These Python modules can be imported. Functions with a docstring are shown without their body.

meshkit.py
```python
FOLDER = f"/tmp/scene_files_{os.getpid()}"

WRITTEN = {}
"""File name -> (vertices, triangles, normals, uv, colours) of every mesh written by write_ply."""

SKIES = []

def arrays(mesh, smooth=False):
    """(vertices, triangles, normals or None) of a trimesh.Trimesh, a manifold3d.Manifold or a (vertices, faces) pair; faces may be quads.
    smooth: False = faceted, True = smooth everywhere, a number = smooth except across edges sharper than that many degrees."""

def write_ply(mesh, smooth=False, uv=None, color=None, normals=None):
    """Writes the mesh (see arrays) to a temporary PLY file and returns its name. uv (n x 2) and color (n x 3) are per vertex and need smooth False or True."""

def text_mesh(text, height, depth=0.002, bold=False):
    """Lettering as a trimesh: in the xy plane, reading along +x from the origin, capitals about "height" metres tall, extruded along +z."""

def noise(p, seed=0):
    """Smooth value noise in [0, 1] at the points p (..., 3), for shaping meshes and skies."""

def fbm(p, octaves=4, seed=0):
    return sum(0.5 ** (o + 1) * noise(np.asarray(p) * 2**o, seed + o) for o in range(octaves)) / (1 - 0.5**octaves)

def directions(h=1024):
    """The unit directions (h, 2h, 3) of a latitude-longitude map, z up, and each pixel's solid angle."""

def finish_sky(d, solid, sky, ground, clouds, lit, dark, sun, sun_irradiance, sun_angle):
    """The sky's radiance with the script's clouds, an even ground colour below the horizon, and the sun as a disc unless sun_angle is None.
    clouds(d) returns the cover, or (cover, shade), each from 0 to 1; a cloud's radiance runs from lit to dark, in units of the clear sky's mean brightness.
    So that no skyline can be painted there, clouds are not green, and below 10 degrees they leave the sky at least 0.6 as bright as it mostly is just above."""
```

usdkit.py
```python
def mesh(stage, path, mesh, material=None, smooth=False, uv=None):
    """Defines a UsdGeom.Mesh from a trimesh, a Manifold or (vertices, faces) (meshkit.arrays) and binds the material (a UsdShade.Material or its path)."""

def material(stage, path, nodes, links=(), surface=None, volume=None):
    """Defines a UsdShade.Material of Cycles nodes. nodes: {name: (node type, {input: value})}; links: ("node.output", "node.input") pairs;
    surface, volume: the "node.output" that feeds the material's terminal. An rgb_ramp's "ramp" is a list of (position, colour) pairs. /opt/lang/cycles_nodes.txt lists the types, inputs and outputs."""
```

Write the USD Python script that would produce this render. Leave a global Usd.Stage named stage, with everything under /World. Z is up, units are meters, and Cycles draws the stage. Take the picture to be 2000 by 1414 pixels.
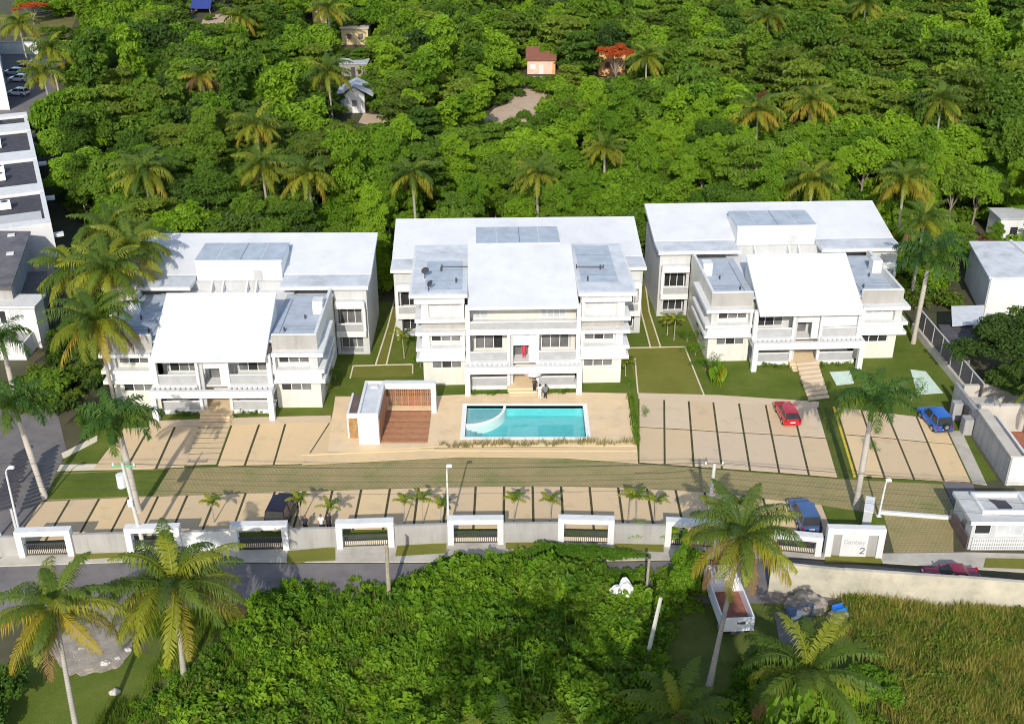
import math, random
import numpy as np, trimesh, usdkit, meshkit
import manifold3d as m3
from pxr import Usd, UsdGeom, UsdLux, UsdShade, Gf, Sdf, Vt
PI = math.pi
stage = Usd.Stage.CreateInMemory()
UsdGeom.SetStageUpAxis(stage, 'Z')
UsdGeom.SetStageMetersPerUnit(stage, 1.0)
UsdGeom.Xform.Define(stage, '/World')
# ---------------------------------------------------------------- camera, sky, sun, exposure
cam = UsdGeom.Camera.Define(stage, '/World/camera')
cam.CreateHorizontalApertureAttr(36.0); cam.CreateVerticalApertureAttr(36.0 * 723 / 1024)
cam.CreateFocalLengthAttr(36.0 * 2179 / 2000)
cam.CreateClippingRangeAttr(Gf.Vec2f(1.0, 5000.0))
cam.CreateExposureAttr(0.40)
cam.AddTranslateOp().Set(Gf.Vec3d(0, 0, 56.0)); cam.AddRotateXOp().Set(90 - 27.4)
SUN_EL, SUN_DIR = math.radians(31.0), (-0.10, -0.995)
SUN_ROT = math.atan2(SUN_DIR[0], SUN_DIR[1])
usdkit.material(stage, '/World/Looks/sky', {
    's': ('sky_texture', {'sky_type': 'single_scattering', 'sun_disc': False, 'sun_elevation': SUN_EL, 'sun_rotation': SUN_ROT, 'altitude': 50.0, 'aerosol_density': 1.0}),
    'b': ('background_shader', {'strength': 0.15})}, [('s.color', 'b.color')], surface='b.background')
dome = UsdLux.DomeLight.Define(stage, '/World/sky')
UsdShade.MaterialBindingAPI.Apply(dome.GetPrim()).Bind(UsdShade.Material.Get(stage, '/World/Looks/sky'))
dome.GetPrim().SetCustomDataByKey('kind', 'structure')
sun = UsdLux.DistantLight.Define(stage, '/World/sun')
sun.CreateIntensityAttr(0.86); sun.CreateAngleAttr(0.53); sun.CreateNormalizeAttr(True); sun.CreateColorAttr(Gf.Vec3f(1.0, 0.95, 0.86))
sun.AddRotateZOp().Set(math.degrees(math.atan2(SUN_DIR[0], -SUN_DIR[1])))
sun.AddRotateXOp().Set(90 - math.degrees(SUN_EL))
# light shines along -z; rotX(90-el) tips -z from straight down towards +y ... rotZ turns it to the sun's azimuth

# ---------------------------------------------------------------- naming
_names = {}
def numbered(parent, name):
    k = (parent, name); n = _names.get(k, 0); _names[k] = n + 1
    return name if n == 0 else '%s_%03d' % (name, n)
def pth(p):
    return '/World' if p is None else (p if isinstance(p, str) else str(p.GetPath()))
def tag(o, label=None, cat=None, group=None, kind=None):
    o = o if isinstance(o, Usd.Prim) else o.GetPrim()
    for k, v in (('label', label), ('category', cat), ('group', group), ('kind', kind)):
        if v: o.SetCustomDataByKey(k, v)
    return o
def thing(name, label, cat, loc=(0, 0, 0), rotz=0, group=None, kind=None, scale=None):
    x = UsdGeom.Xform.Define(stage, '/World/' + numbered('/World', name))
    x.AddTranslateOp().Set(Gf.Vec3d(*map(float, loc)))
    if rotz: x.AddRotateZOp().Set(float(rotz))
    if scale: x.AddScaleOp().Set(Gf.Vec3f(*map(float, scale)))
    return tag(x, label, cat, group, kind)
def obj(name, mesh, mat, parent=None, smooth=False, label=None, cat=None, group=None, kind=None):
    path = pth(parent) + '/' + numbered(pth(parent), name)
    if isinstance(mesh, MB): mesh = mesh.out()
    m = usdkit.mesh(stage, path, mesh, MAT[mat], smooth=smooth)
    return tag(m, label, cat, group, kind)
_used = set()
def dup(root, loc, rotz=0, scale=(1, 1, 1), label=None, group=None, cat=None):
    was = root.GetCustomData(); base = root.GetName().rstrip('0123456789').rstrip('_')
    if root.GetPath() not in _used:
        _used.add(root.GetPath()); x = UsdGeom.Xformable(root)
        x.ClearXformOpOrder(); p = root
    else:
        x = UsdGeom.Xform.Define(stage, '/World/' + numbered('/World', base)); p = x.GetPrim()
        p.GetReferences().AddInternalReference(root.GetPath()); p.SetInstanceable(True)
        x.ClearXformOpOrder()
    for op, v in ((x.AddTranslateOp(opSuffix='at'), Gf.Vec3d(*map(float, loc))), (x.AddRotateZOp(opSuffix='at'), float(rotz)), (x.AddScaleOp(opSuffix='at'), Gf.Vec3f(*map(float, scale)))): op.Set(v)
    return tag(p, label or was.get('label'), cat or was.get('category'), group or was.get('group'))
# ---------------------------------------------------------------- mesh collecting
class MB:
    def __init__(s): s.v, s.f, s.n = [], [], 0
    def add(s, v, f):
        v = np.asarray(v, float); f = np.asarray(f, int)
        if f.shape[1] == 4: f = np.vstack([f[:, [0, 1, 2]], f[:, [0, 2, 3]]])
        s.v.append(v); s.f.append(f + s.n); s.n += len(v); return s
    def tri(s, m): return s.add(m.vertices, m.faces)
    def man(s, m):
        q = m.to_mesh(); return s.add(q.vert_properties[:, :3], q.tri_verts)
    def out(s): return np.vstack(s.v), np.vstack(s.f)
    def box(s, x0, x1, y0, y1, z0, z1):
        v = [(x, y, z) for z in (z0, z1) for x, y in ((x0, y0), (x1, y0), (x1, y1), (x0, y1))]
        return s.add(v, [(3, 2, 1, 0), (4, 5, 6, 7), (0, 1, 5, 4), (1, 2, 6, 5), (2, 3, 7, 6), (3, 0, 4, 7)])
    def rbox(s, c, size, ang, z0, z1):
        ca, sa = math.cos(ang), math.sin(ang); hx, hy = size[0] / 2, size[1] / 2
        q = [(c[0] + ca * x - sa * y, c[1] + sa * x + ca * y) for x, y in ((-hx, -hy), (hx, -hy), (hx, hy), (-hx, hy))]
        return s.prism(q, z0, z1)
    def bar(s, p, q, w, z0, z1):
        p, q = np.array(p[:2], float), np.array(q[:2], float); d = q - p; L = np.hypot(*d)
        return s.rbox((p + q) / 2, (L, w), math.atan2(d[1], d[0]), z0, z1)
    def prism(s, poly, z0, z1):
        poly = np.asarray(poly, float)
        a = 0.5 * np.sum(poly[:, 0] * np.roll(poly[:, 1], -1) - np.roll(poly[:, 0], -1) * poly[:, 1])
        if a < 0: poly = poly[::-1]
        m = m3.Manifold.extrude(m3.CrossSection([poly]), z1 - z0).translate((0, 0, z0))
        return s.man(m)
    def profx(s, prof, x0, x1):
        "prism of a (y, z) outline between two x"
        prof = np.asarray(prof, float)
        a = 0.5 * np.sum(prof[:, 0] * np.roll(prof[:, 1], -1) - np.roll(prof[:, 0], -1) * prof[:, 1])
        if a < 0: prof = prof[::-1]
        m = m3.Manifold.extrude(m3.CrossSection([prof]), x1 - x0).to_mesh()
        v = m.vert_properties[:, :3]
        return s.add(np.c_[v[:, 2] + x0, v[:, 0], v[:, 1]], m.tri_verts)
    def tube(s, pts, rad, sides=6, caps=True):
        pts = np.asarray(pts, float); n = len(pts); rad = np.broadcast_to(np.asarray(rad, float), (n,))
        t = np.gradient(pts, axis=0); t /= np.maximum(np.linalg.norm(t, axis=1, keepdims=True), 1e-9)
        up = np.array([0, 0, 1.0]) if abs(t[0][2]) < .9 else np.array([1.0, 0, 0])
        a = np.cross(t, up); a /= np.maximum(np.linalg.norm(a, axis=1, keepdims=True), 1e-9); b = np.cross(a, t)
        th = np.arange(sides) / sides * 2 * PI
        v = (pts[:, None] + rad[:, None, None] * (np.cos(th)[None, :, None] * a[:, None] + np.sin(th)[None, :, None] * b[:, None])).reshape(-1, 3)
        f = []
        for i in range(n - 1):
            for j in range(sides):
                k = (j + 1) % sides; f += [(i * sides + j, (i + 1) * sides + j, (i + 1) * sides + k), (i * sides + j, (i + 1) * sides + k, i * sides + k)]
        if caps:
            for i in range(1, sides - 1): f += [(0, i, i + 1), ((n - 1) * sides, (n - 1) * sides + i + 1, (n - 1) * sides + i)]
        return s.add(v, f)
    def cyl(s, c, r, h, axis='z', sides=16):
        m = trimesh.creation.cylinder(radius=r, height=h, sections=sides)
        if axis == 'x': m.apply_transform(trimesh.transformations.rotation_matrix(PI / 2, [0, 1, 0]))
        if axis == 'y': m.apply_transform(trimesh.transformations.rotation_matrix(PI / 2, [1, 0, 0]))
        m.apply_translation(c); return s.tri(m)
    def ball(s, c, r, sub=1):
        m = trimesh.creation.icosphere(sub, 1.0); m.apply_scale(r); m.apply_translation(c); return s.tri(m)
    def wall(s, x0, x1, z0, z1, y0, y1, holes):
        "a wall in the xz plane with rectangular holes (xa, xb, za, zb)"
        xs = sorted({x0, x1, *[h[0] for h in holes], *[h[1] for h in holes]}); zs = sorted({z0, z1, *[h[2] for h in holes], *[h[3] for h in holes]})
        for a, b in zip(xs, xs[1:]):
            run = None
            for c, d in zip(zs, zs[1:]):
                mx, mz = (a + b) / 2, (c + d) / 2
                if any(h[0] < mx < h[1] and h[2] < mz < h[3] for h in holes):
                    if run: s.box(a, b, y0, y1, *run)
                    run = None
                else: run = (run[0], d) if run else (c, d)
            if run: s.box(a, b, y0, y1, *run)
        return s
def hullb(*boxes):
    "hull of boxes (x0,x1,y0,y1,z0,z1)"
    pts = [(x, y, z) for b in boxes for x in b[:2] for y in b[2:4] for z in b[4:]]
    return m3.Manifold.hull_points(np.array(pts, float))
# ---------------------------------------------------------------- materials
MAT = {}
def col(name, c, var=.12, scale=1.5, rough=.8, detail=4, spec=.3, bump=0, metal=0, c2=None, bscale=None, coat=0, stain=0., streak=0.):
    "painted or rough stuff: base colour with soft mottling"
    c = np.array(c, float); d = np.array(c2, float) if c2 is not None else c * (1 - var); e = c if c2 is not None else np.minimum(c * (1 + var * .6), .95)
    nodes = {'g': ('geometry', {}), 'n': ('noise_texture', {'scale': scale, 'detail': float(detail), 'roughness': .6}),
             'r': ('rgb_ramp', {'ramp': [(.3, tuple(d)), (.7, tuple(e))]}),
             'p': ('principled_bsdf', {'roughness': rough, 'specular_ior_level': spec, 'metallic': metal, 'coat_weight': coat})}
    links = [('g.position', 'n.vector'), ('n.fac', 'r.fac'), ('r.color', 'p.base_color')]
    if stain or streak:
        k = stain or streak
        nodes['mp'] = ('mapping', {'mapping_type': 'point', 'scale': (1.6, 1.6, .16) if streak else (.55, .55, .55)}); nodes['sn'] = ('noise_texture', {'scale': 1.0, 'detail': 9.0, 'roughness': .68})
        nodes['sr'] = ('rgb_ramp', {'ramp': [(.40, (1, 1, 1)), (.56, (1 - k * .45,) * 3), (.66, (1 - k, 1 - k * 1.03, 1 - k * 1.08)), (.8, (1 - k * 1.1,) * 3)]}); nodes['sx'] = ('mix', {'mix_type': 'multiply', 'fac': 1.0})
        links = [l for l in links if l[1] != 'p.base_color'] + [('g.position', 'mp.vector'), ('mp.vector', 'sn.vector'), ('sn.fac', 'sr.fac'), ('r.color', 'sx.color1'), ('sr.color', 'sx.color2'), ('sx.color', 'p.base_color')]
    if bump:
        nodes['n2'] = ('noise_texture', {'scale': bscale or scale * 6, 'detail': 3.0}); nodes['b'] = ('bump', {'strength': bump, 'distance': .05})
        links += [('g.position', 'n2.vector'), ('n2.fac', 'b.height'), ('b.normal', 'p.normal')]
    MAT[name] = usdkit.material(stage, '/World/Looks/' + name, nodes, links, surface='p.BSDF')
def foliage(name, stops, trans=.32, island=.5, inst=.35, rough=.55, big=0.0):
    "leaves: colour from a ramp, driven by the leaf, the plant and a broad noise"
    nodes = {'g': ('geometry', {}), 'o': ('object_info', {}), 'n': ('noise_texture', {'scale': .35, 'detail': 3.0}),
             'a': ('math', {'math_type': 'multiply', 'value2': island}), 'b': ('math', {'math_type': 'multiply', 'value2': inst}),
             'c': ('math', {'math_type': 'multiply', 'value2': 1 - island - inst}), 's1': ('math', {'math_type': 'add'}), 's2': ('math', {'math_type': 'add'}),
             'r': ('rgb_ramp', {'ramp': stops}), 'p': ('principled_bsdf', {'roughness': rough, 'specular_ior_level': .25}), 't': ('translucent_bsdf', {}), 'm': ('mix_closure', {'fac': trans}),
             'h': ('hsv', {'saturation': 1.1, 'value': 1.25})}
    links = [('g.position', 'n.vector'), ('g.random_per_island', 'a.value1'), ('o.random', 'b.value1'), ('n.fac', 'c.value1'), ('a.value', 's1.value1'), ('b.value', 's1.value2'),
             ('s1.value', 's2.value1'), ('c.value', 's2.value2'), ('s2.value', 'r.fac'), ('r.color', 'p.base_color'), ('r.color', 'h.color'), ('h.color', 't.color'), ('p.BSDF', 'm.closure1'), ('t.BSDF', 'm.closure2')]
    MAT[name] = usdkit.material(stage, '/World/Looks/' + name, nodes, links, surface='m.closure')
def grassmat(name, a, b, c, scale=.25):
    nodes = {'g': ('geometry', {}), 'n': ('noise_texture', {'scale': scale, 'detail': 6.0, 'roughness': .7}), 'n2': ('noise_texture', {'scale': 9.0, 'detail': 4.0, 'roughness': .8}),
             'm': ('mix', {'fac': .5}), 'r': ('rgb_ramp', {'ramp': [(.32, a), (.5, b), (.68, c)]}), 'p': ('principled_bsdf', {'roughness': .9, 'specular_ior_level': .1}), 'b': ('bump', {'strength': .6, 'distance': .06})}
    links = [('g.position', 'n.vector'), ('g.position', 'n2.vector'), ('n.fac', 'm.color1'), ('n2.fac', 'm.color2'), ('m.color', 'r.fac'), ('r.color', 'p.base_color'), ('n2.fac', 'b.height'), ('b.normal', 'p.normal')]
    MAT[name] = usdkit.material(stage, '/World/Looks/' + name, nodes, links, surface='p.BSDF')
col('white', (.65, .645, .63), .05, .5, streak=.14); col('white_roof', (.63, .635, .645), .06, .18, rough=.7, stain=.10)
col('frame_white', (.78, .78, .77), .04, 1.0, rough=.5)
col('cream', (.62, .60, .53), .06, streak=.14); col('panel_grey', (.36, .345, .32), .08, .6, streak=.2); col('wall_grey', (.35, .34, .33), .10, .5, streak=.3); col('light_grey', (.49, .49, .48), .08, .5, streak=.16)
col('membrane', (.44, .49, .55), .14, .8, c2=(.36, .40, .45), stain=.2); col('membrane_light', (.58, .60, .62), .14, .5, stain=.25); col('seam', (.20, .23, .27), .1)
col('dark_roof', (.10, .09, .10), .3, .6); col('tile_brown', (.14, .10, .09), .3, .8)
col('glass_dark', (.035, .036, .038), .3, .7, rough=.15, spec=.4); col('glass_grey', (.15, .15, .15), .45, .5, rough=.2, spec=.5); col('glass_curtain', (.50, .51, .52), .15, 1.2, rough=.3)
col('metal_grey', (.45, .46, .47), .1, rough=.4, metal=.4); col('galvanised', (.62, .63, .64), .1, rough=.45); col('dark_metal', (.06, .06, .065), .2, rough=.5)
col('concrete', (.50, .46, .39), .14, .5, bump=.15); col('kerb_cream', (.66, .58, .43), .1, .8); col('sidewalk', (.48, .44, .37), .16, .45, bump=.1, stain=.25)
for i, (c, d) in enumerate((((.70, .52, .31), (.59, .43, .25)), ((.66, .50, .31), (.56, .41, .25)), ((.73, .55, .32), (.65, .46, .25)), ((.65, .51, .355), (.55, .42, .28)), ((.68, .53, .36), (.57, .45, .31)))):
    col('slab%d' % i, c, .1, .55, c2=d, bump=.06, detail=6, stain=.22)
col('deck_tan', (.72, .53, .31), .1, .35, c2=(.66, .51, .33), stain=.16); col('joint', (.075, .07, .03), .3, 2); col('coping', (.74, .73, .69), .05)
col('pool_tile', (.11, .46, .475), .12, .8, rough=.5, c2=(.14, .51, .52)); col('pool_pale', (.21, .41, .43), .12, 1.5)
col('wood', (.36, .165, .085), .25, 3.0, c2=(.25, .11, .06), rough=.6); col('wood_b', (.42, .21, .11), .25, 3.0, c2=(.31, .15, .08), rough=.6); col('wood_gold', (.40, .24, .10), .3, 2.5, c2=(.25, .13, .05))
col('asphalt', (.15, .135, .135), .2, .3, c2=(.20, .18, .17), bump=.1, detail=7, stain=.25); col('soil', (.10, .085, .045), .3, .3, c2=(.055, .06, .03)); col('sand', (.55, .42, .30), .2, .4, c2=(.42, .31, .21), bump=.3)
col('heap_grey', (.36, .31, .25), .3, 1.6, c2=(.20, .175, .145), bump=.9, detail=8); col('stone', (.50, .46, .40), .25, 3, bump=.3)
col('stain_wall', (.56, .50, .39), .2, .45, c2=(.34, .32, .26), detail=8, stain=.22); col('mint', (.55, .66, .56), .1)
col('trunk', (.30, .26, .21), .3, 3.0, bump=.4, c2=(.20, .17, .13)); col('palm_trunk', (.42, .39, .34), .2, 4.0, c2=(.30, .28, .24), bump=.4); col('royal_trunk', (.56, .50, .42), .15, 1.0, c2=(.38, .33, .27)); col('crownshaft', (.16, .22, .05), .2, 2)
col('pole_concrete', (.55, .53, .48), .12, 1); col('pole_wood', (.34, .30, .22), .2, 2, c2=(.25, .21, .15)); col('wire', (.035, .035, .035), .1)
col('car_red', (.42, .012, .02), .05, rough=.25, coat=1, spec=.5); col('car_blue', (.012, .10, .42), .05, rough=.25, coat=1, spec=.5); col('car_slate', (.05, .10, .22), .05, rough=.25, coat=1); col('car_black', (.014, .012, .022), .05, rough=.35, coat=.15, spec=.3)
col('car_white', (.72, .73, .76), .04, rough=.25, coat=1); col('car_wine', (.22, .012, .03), .05, rough=.25, coat=1); col('car_silver', (.42, .46, .52), .04, rough=.3, coat=1)
col('tyre', (.02, .02, .02), .2, rough=.9); col('rim', (.5, .5, .52), .1, rough=.3, metal=.8); col('lamp_red', (.35, .01, .01), .1, rough=.2); col('lamp_clear', (.7, .7, .68), .1, rough=.15); col('plate', (.6, .62, .66), .05)
col('skin', (.30, .17, .11), .05); col('hair', (.02, .015, .012), .1); col('cloth_dark', (.03, .03, .035), .2); col('cloth_red', (.55, .05, .09), .1); col('cloth_white', (.72, .71, .68), .05); col('cloth_grey', (.16, .17, .17), .1); col('umbrella', (.52, .53, .52), .08); col('umbrella_pink', (.62, .28, .30), .08)
col('tarp_blue', (.03, .05, .22), .2, 2); col('wall_pink', (.62, .45, .36), .15, 1); col('rust_red', (.30, .11, .07), .3, 2, c2=(.18, .08, .06)); col('wall_orange', (.62, .33, .14), .15, 1); col('wall_yellow', (.55, .44, .24), .2, 1); col('zinc', (.44, .46, .50), .15, 1)
col('sign_ink', (.10, .10, .12), .05); col('sign_ink_pale', (.36, .36, .38), .05); col('plastic_blue', (.02, .15, .50), .1); col('rubbish_blue', (.10, .15, .24), .3, 3); col('slate', (.065, .06, .07), .3, 1); col('fence_panel', (.115, .105, .11), .2, 1); col('brick_red', (.36, .14, .08), .3, 2)
col('yellow_paint', (.55, .40, .04), .2, 2); col('coconut', (.34, .20, .05), .3, 3); col('green_paint', (.10, .42, .16), .1)
grassmat('lawn', (.058, .092, .012), (.100, .136, .020), (.175, .180, .045)); grassmat('turf', (.12, .13, .022), (.165, .165, .034), (.21, .195, .05)); grassmat('field', (.10, .10, .03), (.15, .14, .05), (.20, .17, .07)); grassmat('dull_grass', (.05, .08, .015), (.09, .115, .025), (.14, .15, .04), .5)
for nm_, a_, b__ in (('palm_trunk', (.36, .33, .28), (.235, .21, .175)), ('royal_trunk', (.46, .42, .36), (.33, .29, .245))):
    MAT[nm_] = usdkit.material(stage, '/World/Looks/ringed_' + nm_, {'g': ('geometry', {}), 'w': ('wave_texture', {'scale': 2.1, 'bands_direction': 'z', 'distortion': 1.2, 'detail': 3.0}), 'n': ('noise_texture', {'scale': 1.2, 'detail': 6.0}), 'x': ('mix', {'fac': .7}),
        'r': ('rgb_ramp', {'ramp': [(.25, b__), (.65, a_)]}), 'b': ('bump', {'strength': .3, 'distance': .03}), 'p': ('principled_bsdf', {'roughness': .85})},
        [('g.position', 'w.vector'), ('g.position', 'n.vector'), ('w.fac', 'x.color1'), ('n.fac', 'x.color2'), ('x.color', 'r.fac'), ('r.color', 'p.base_color'), ('w.fac', 'b.height'), ('b.normal', 'p.normal')], surface='p.BSDF')
# grass growing through pavers: rows of blocks, olive brown
MAT['pavers'] = usdkit.material(stage, '/World/Looks/pavers', {
    'g': ('geometry', {}), 'k': ('brick_texture', {'scale': 1.0, 'brick_width': .36, 'row_height': .30, 'mortar_size': .05, 'mortar_smooth': .6, 'color1': (.335, .27, .135), 'color2': (.30, .245, .118), 'mortar': (.24, .21, .09)}),
    'n': ('noise_texture', {'scale': .28, 'detail': 6.0, 'roughness': .65}), 'r': ('rgb_ramp', {'ramp': [(.26, (.62, .82, .55)), (.48, (1, 1, 1)), (.7, (1.15, 1.08, 1.1))]}),
    'x': ('mix', {'mix_type': 'multiply', 'fac': 1.0}), 'p': ('principled_bsdf', {'roughness': .9, 'specular_ior_level': .1}), 'b': ('bump', {'strength': .5, 'distance': .03})},
    [('g.position', 'k.vector'), ('g.position', 'n.vector'), ('n.fac', 'r.fac'), ('k.color', 'x.color1'), ('r.color', 'x.color2'), ('x.color', 'p.base_color'), ('k.fac', 'b.height'), ('b.normal', 'p.normal')], surface='p.BSDF')
# corrugated dark sheet roof
MAT['corrugated'] = usdkit.material(stage, '/World/Looks/corrugated', {
    'g': ('geometry', {}), 'w': ('wave_texture', {'scale': 1.1, 'bands_direction': 'x', 'distortion': .3}), 'n': ('noise_texture', {'scale': .6, 'detail': 5.0}),
    'r': ('rgb_ramp', {'ramp': [(.3, (.085, .075, .08)), (.7, (.17, .15, .15))]}), 'p': ('principled_bsdf', {'roughness': .6}), 'b': ('bump', {'strength': .8, 'distance': .08})},
    [('g.position', 'w.vector'), ('g.position', 'n.vector'), ('n.fac', 'r.fac'), ('r.color', 'p.base_color'), ('w.fac', 'b.height'), ('b.normal', 'p.normal')], surface='p.BSDF')
# pool water: clear, slightly tinted sheet with fresnel gloss and small ripples
MAT['water'] = usdkit.material(stage, '/World/Looks/water', {
    'g': ('geometry', {}), 'n': ('noise_texture', {'scale': 1.6, 'detail': 2.0}), 'b': ('bump', {'strength': .1, 'distance': .05}),
    't': ('transparent_bsdf', {'color': (.85, .98, .98)}), 'q': ('glossy_bsdf', {'roughness': .03, 'color': (1, 1, 1)}), 'm': ('mix_closure', {'fac': .06})},
    [('g.position', 'n.vector'), ('n.fac', 'b.height'), ('b.normal', 'q.normal'), ('t.BSDF', 'm.closure1'), ('q.BSDF', 'm.closure2')], surface='m.closure')
# grey frosted balustrade glass
col('rail_glass', (.36, .36, .36), .12, 1.2, rough=.25, spec=.5)
foliage('leaf_mid', [(.10, (0.052, 0.109, 0.010)), (.5, (0.149, 0.246, 0.019)), (.88, (0.337, 0.435, 0.036))], island=.45, inst=.40)
foliage('leaf_bright', [(.10, (0.089, 0.182, 0.009)), (.5, (0.212, 0.344, 0.016)), (.88, (0.398, 0.512, 0.030))], island=.45, inst=.38)
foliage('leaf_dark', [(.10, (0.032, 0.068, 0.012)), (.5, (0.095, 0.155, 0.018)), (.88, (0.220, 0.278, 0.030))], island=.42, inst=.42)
foliage('leaf_olive', [(.10, (0.070, 0.111, 0.012)), (.5, (0.169, 0.231, 0.022)), (.88, (0.293, 0.354, 0.043))], island=.42, inst=.42)
foliage('leaf_yellow', [(.15, (.20, .21, .012)), (.5, (.32, .30, .015)), (.85, (.45, .40, .03))])
foliage('leaf_flame', [(.15, (.36, .065, .012)), (.5, (.52, .12, .02)), (.85, (.46, .20, .04))])
foliage('leaf_rust', [(.15, (.16, .07, .035)), (.5, (.24, .105, .06)), (.85, (.32, .17, .10))])
foliage('leaf_vine', [(.08, (0.054, 0.131, 0.007)), (.5, (0.157, 0.282, 0.013)), (.90, (0.357, 0.469, 0.026))], island=.45, inst=.30)
foliage('leaf_straw', [(.1, (.22, .20, .07)), (.5, (.33, .28, .11)), (.9, (.44, .37, .17))], inst=.3)
foliage('leaf_grass_dry', [(.1, (.20, .20, .032)), (.5, (.36, .315, .06)), (.9, (.55, .43, .15))], island=.35, inst=.35)
foliage('palm_green', [(.15, (0.057, 0.105, 0.012)), (.5, (0.114, 0.169, 0.018)), (.85, (0.213, 0.257, 0.028))], island=.35)
foliage('palm_lime', [(.15, (0.157, 0.189, 0.014)), (.5, (0.257, 0.270, 0.022)), (.85, (0.371, 0.338, 0.036))], island=.35)
foliage('palm_gold', [(.15, (.24, .20, .02)), (.5, (.36, .27, .028)), (.85, (.45, .32, .045))], island=.35)
foliage('palm_brown', [(.15, (.17, .105, .045)), (.5, (.27, .165, .065)), (.85, (.37, .23, .10))], island=.35)
foliage('royal_green', [(.15, (0.031, 0.081, 0.012)), (.5, (0.063, 0.130, 0.018)), (.85, (0.126, 0.202, 0.028))], island=.4)
# ================================================================ THE SETTING
def sheet(name, poly, z, mat, parent=None, thick=.3, **k):
    k.setdefault('kind', 'structure'); return obj(name, MB().prism(poly, z - thick, z), mat, parent, **k)
POOL = m3.CrossSection([[(-4.7, 91.95), (7.3, 91.95), (7.3, 98.35), (-4.7, 98.35)]])
def holed(poly, z, thick=.3): return MB().man(m3.Manifold.extrude(m3.CrossSection([np.array(poly, float)], m3.FillRule.NonZero) - POOL, thick).translate((0, 0, z - thick)))
obj('ground', holed([(-900, -300), (900, -300), (900, 1500), (-900, 1500)], 0, 1.0), 'soil', kind='structure')
sheet('street', [(-120, 66.0), (-46, 66.4), (-20, 67.4), (0, 67.8), (20, 67.7), (42, 66.4), (120, 63), (120, 68.5), (42, 70.3), (23.32, 73.19), (0, 72.6), (-20, 72.6), (-31.07, 72.65), (-40.49, 72.39), (-120, 71)], .012, 'asphalt')
sheet('side_road', [(-43.6, 71.6), (-40.65, 77.12), (-42.13, 89.83), (-47, 100), (-54, 100), (-48.5, 85), (-46.2, 74), (-46.5, 71.6)], .016, 'asphalt')
sheet('car_park_surface', [(-80.36, 197.14), (-112.00, 273.05), (-150, 285), (-150, 205), (-92, 205)], .012, 'asphalt')
sheet('playing_field', [(-110.31, 282.16), (-117.19, 309.37), (-175, 322), (-175, 285), (-119, 285)], .012, 'field')
obj('lawn', holed([(-40.17, 77.56), (-41.91, 87.59), (-40.36, 95.57), (-44, 122), (46.5, 128), (46.8, 98), (44.3, 97), (44.0, 84.8), (41.77, 84.26), (38.72, 84.10), (37.55, 78.15), (31.05, 77.56), (21, 75.4), (0, 76.5), (-15, 75.8)][::-1], .014), 'lawn', None, kind='structure', label='mown green lawn between and around the three apartment blocks', cat='lawn')
sheet('driveway', [(-40.90, 81.51), (-41.60, 85.95), (-32.96, 86.55), (-24.60, 87.07), (-17.08, 87.42), (-4.79, 88.57), (4.78, 88.39), (11.73, 87.50), (19.75, 86.37), (29.72, 84.93), (38.72, 84.10), (38.43, 79.65), (37.96, 79.04), (36.14, 73.87), (31.32, 74.01), (32.06, 79.35), (27.28, 80.73), (23.82, 81.28), (19.08, 82.47), (11.46, 83.44), (3.68, 83.77), (-4.59, 83.69), (-15.75, 83.03), (-26.15, 82.39), (-35.05, 81.83)], .020, 'pavers')
sheet('driveway_edge', [(38.94, 84.76), (41.54, 84.26), (41.29, 82.95), (38.49, 79.80)], .024, 'asphalt')
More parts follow.
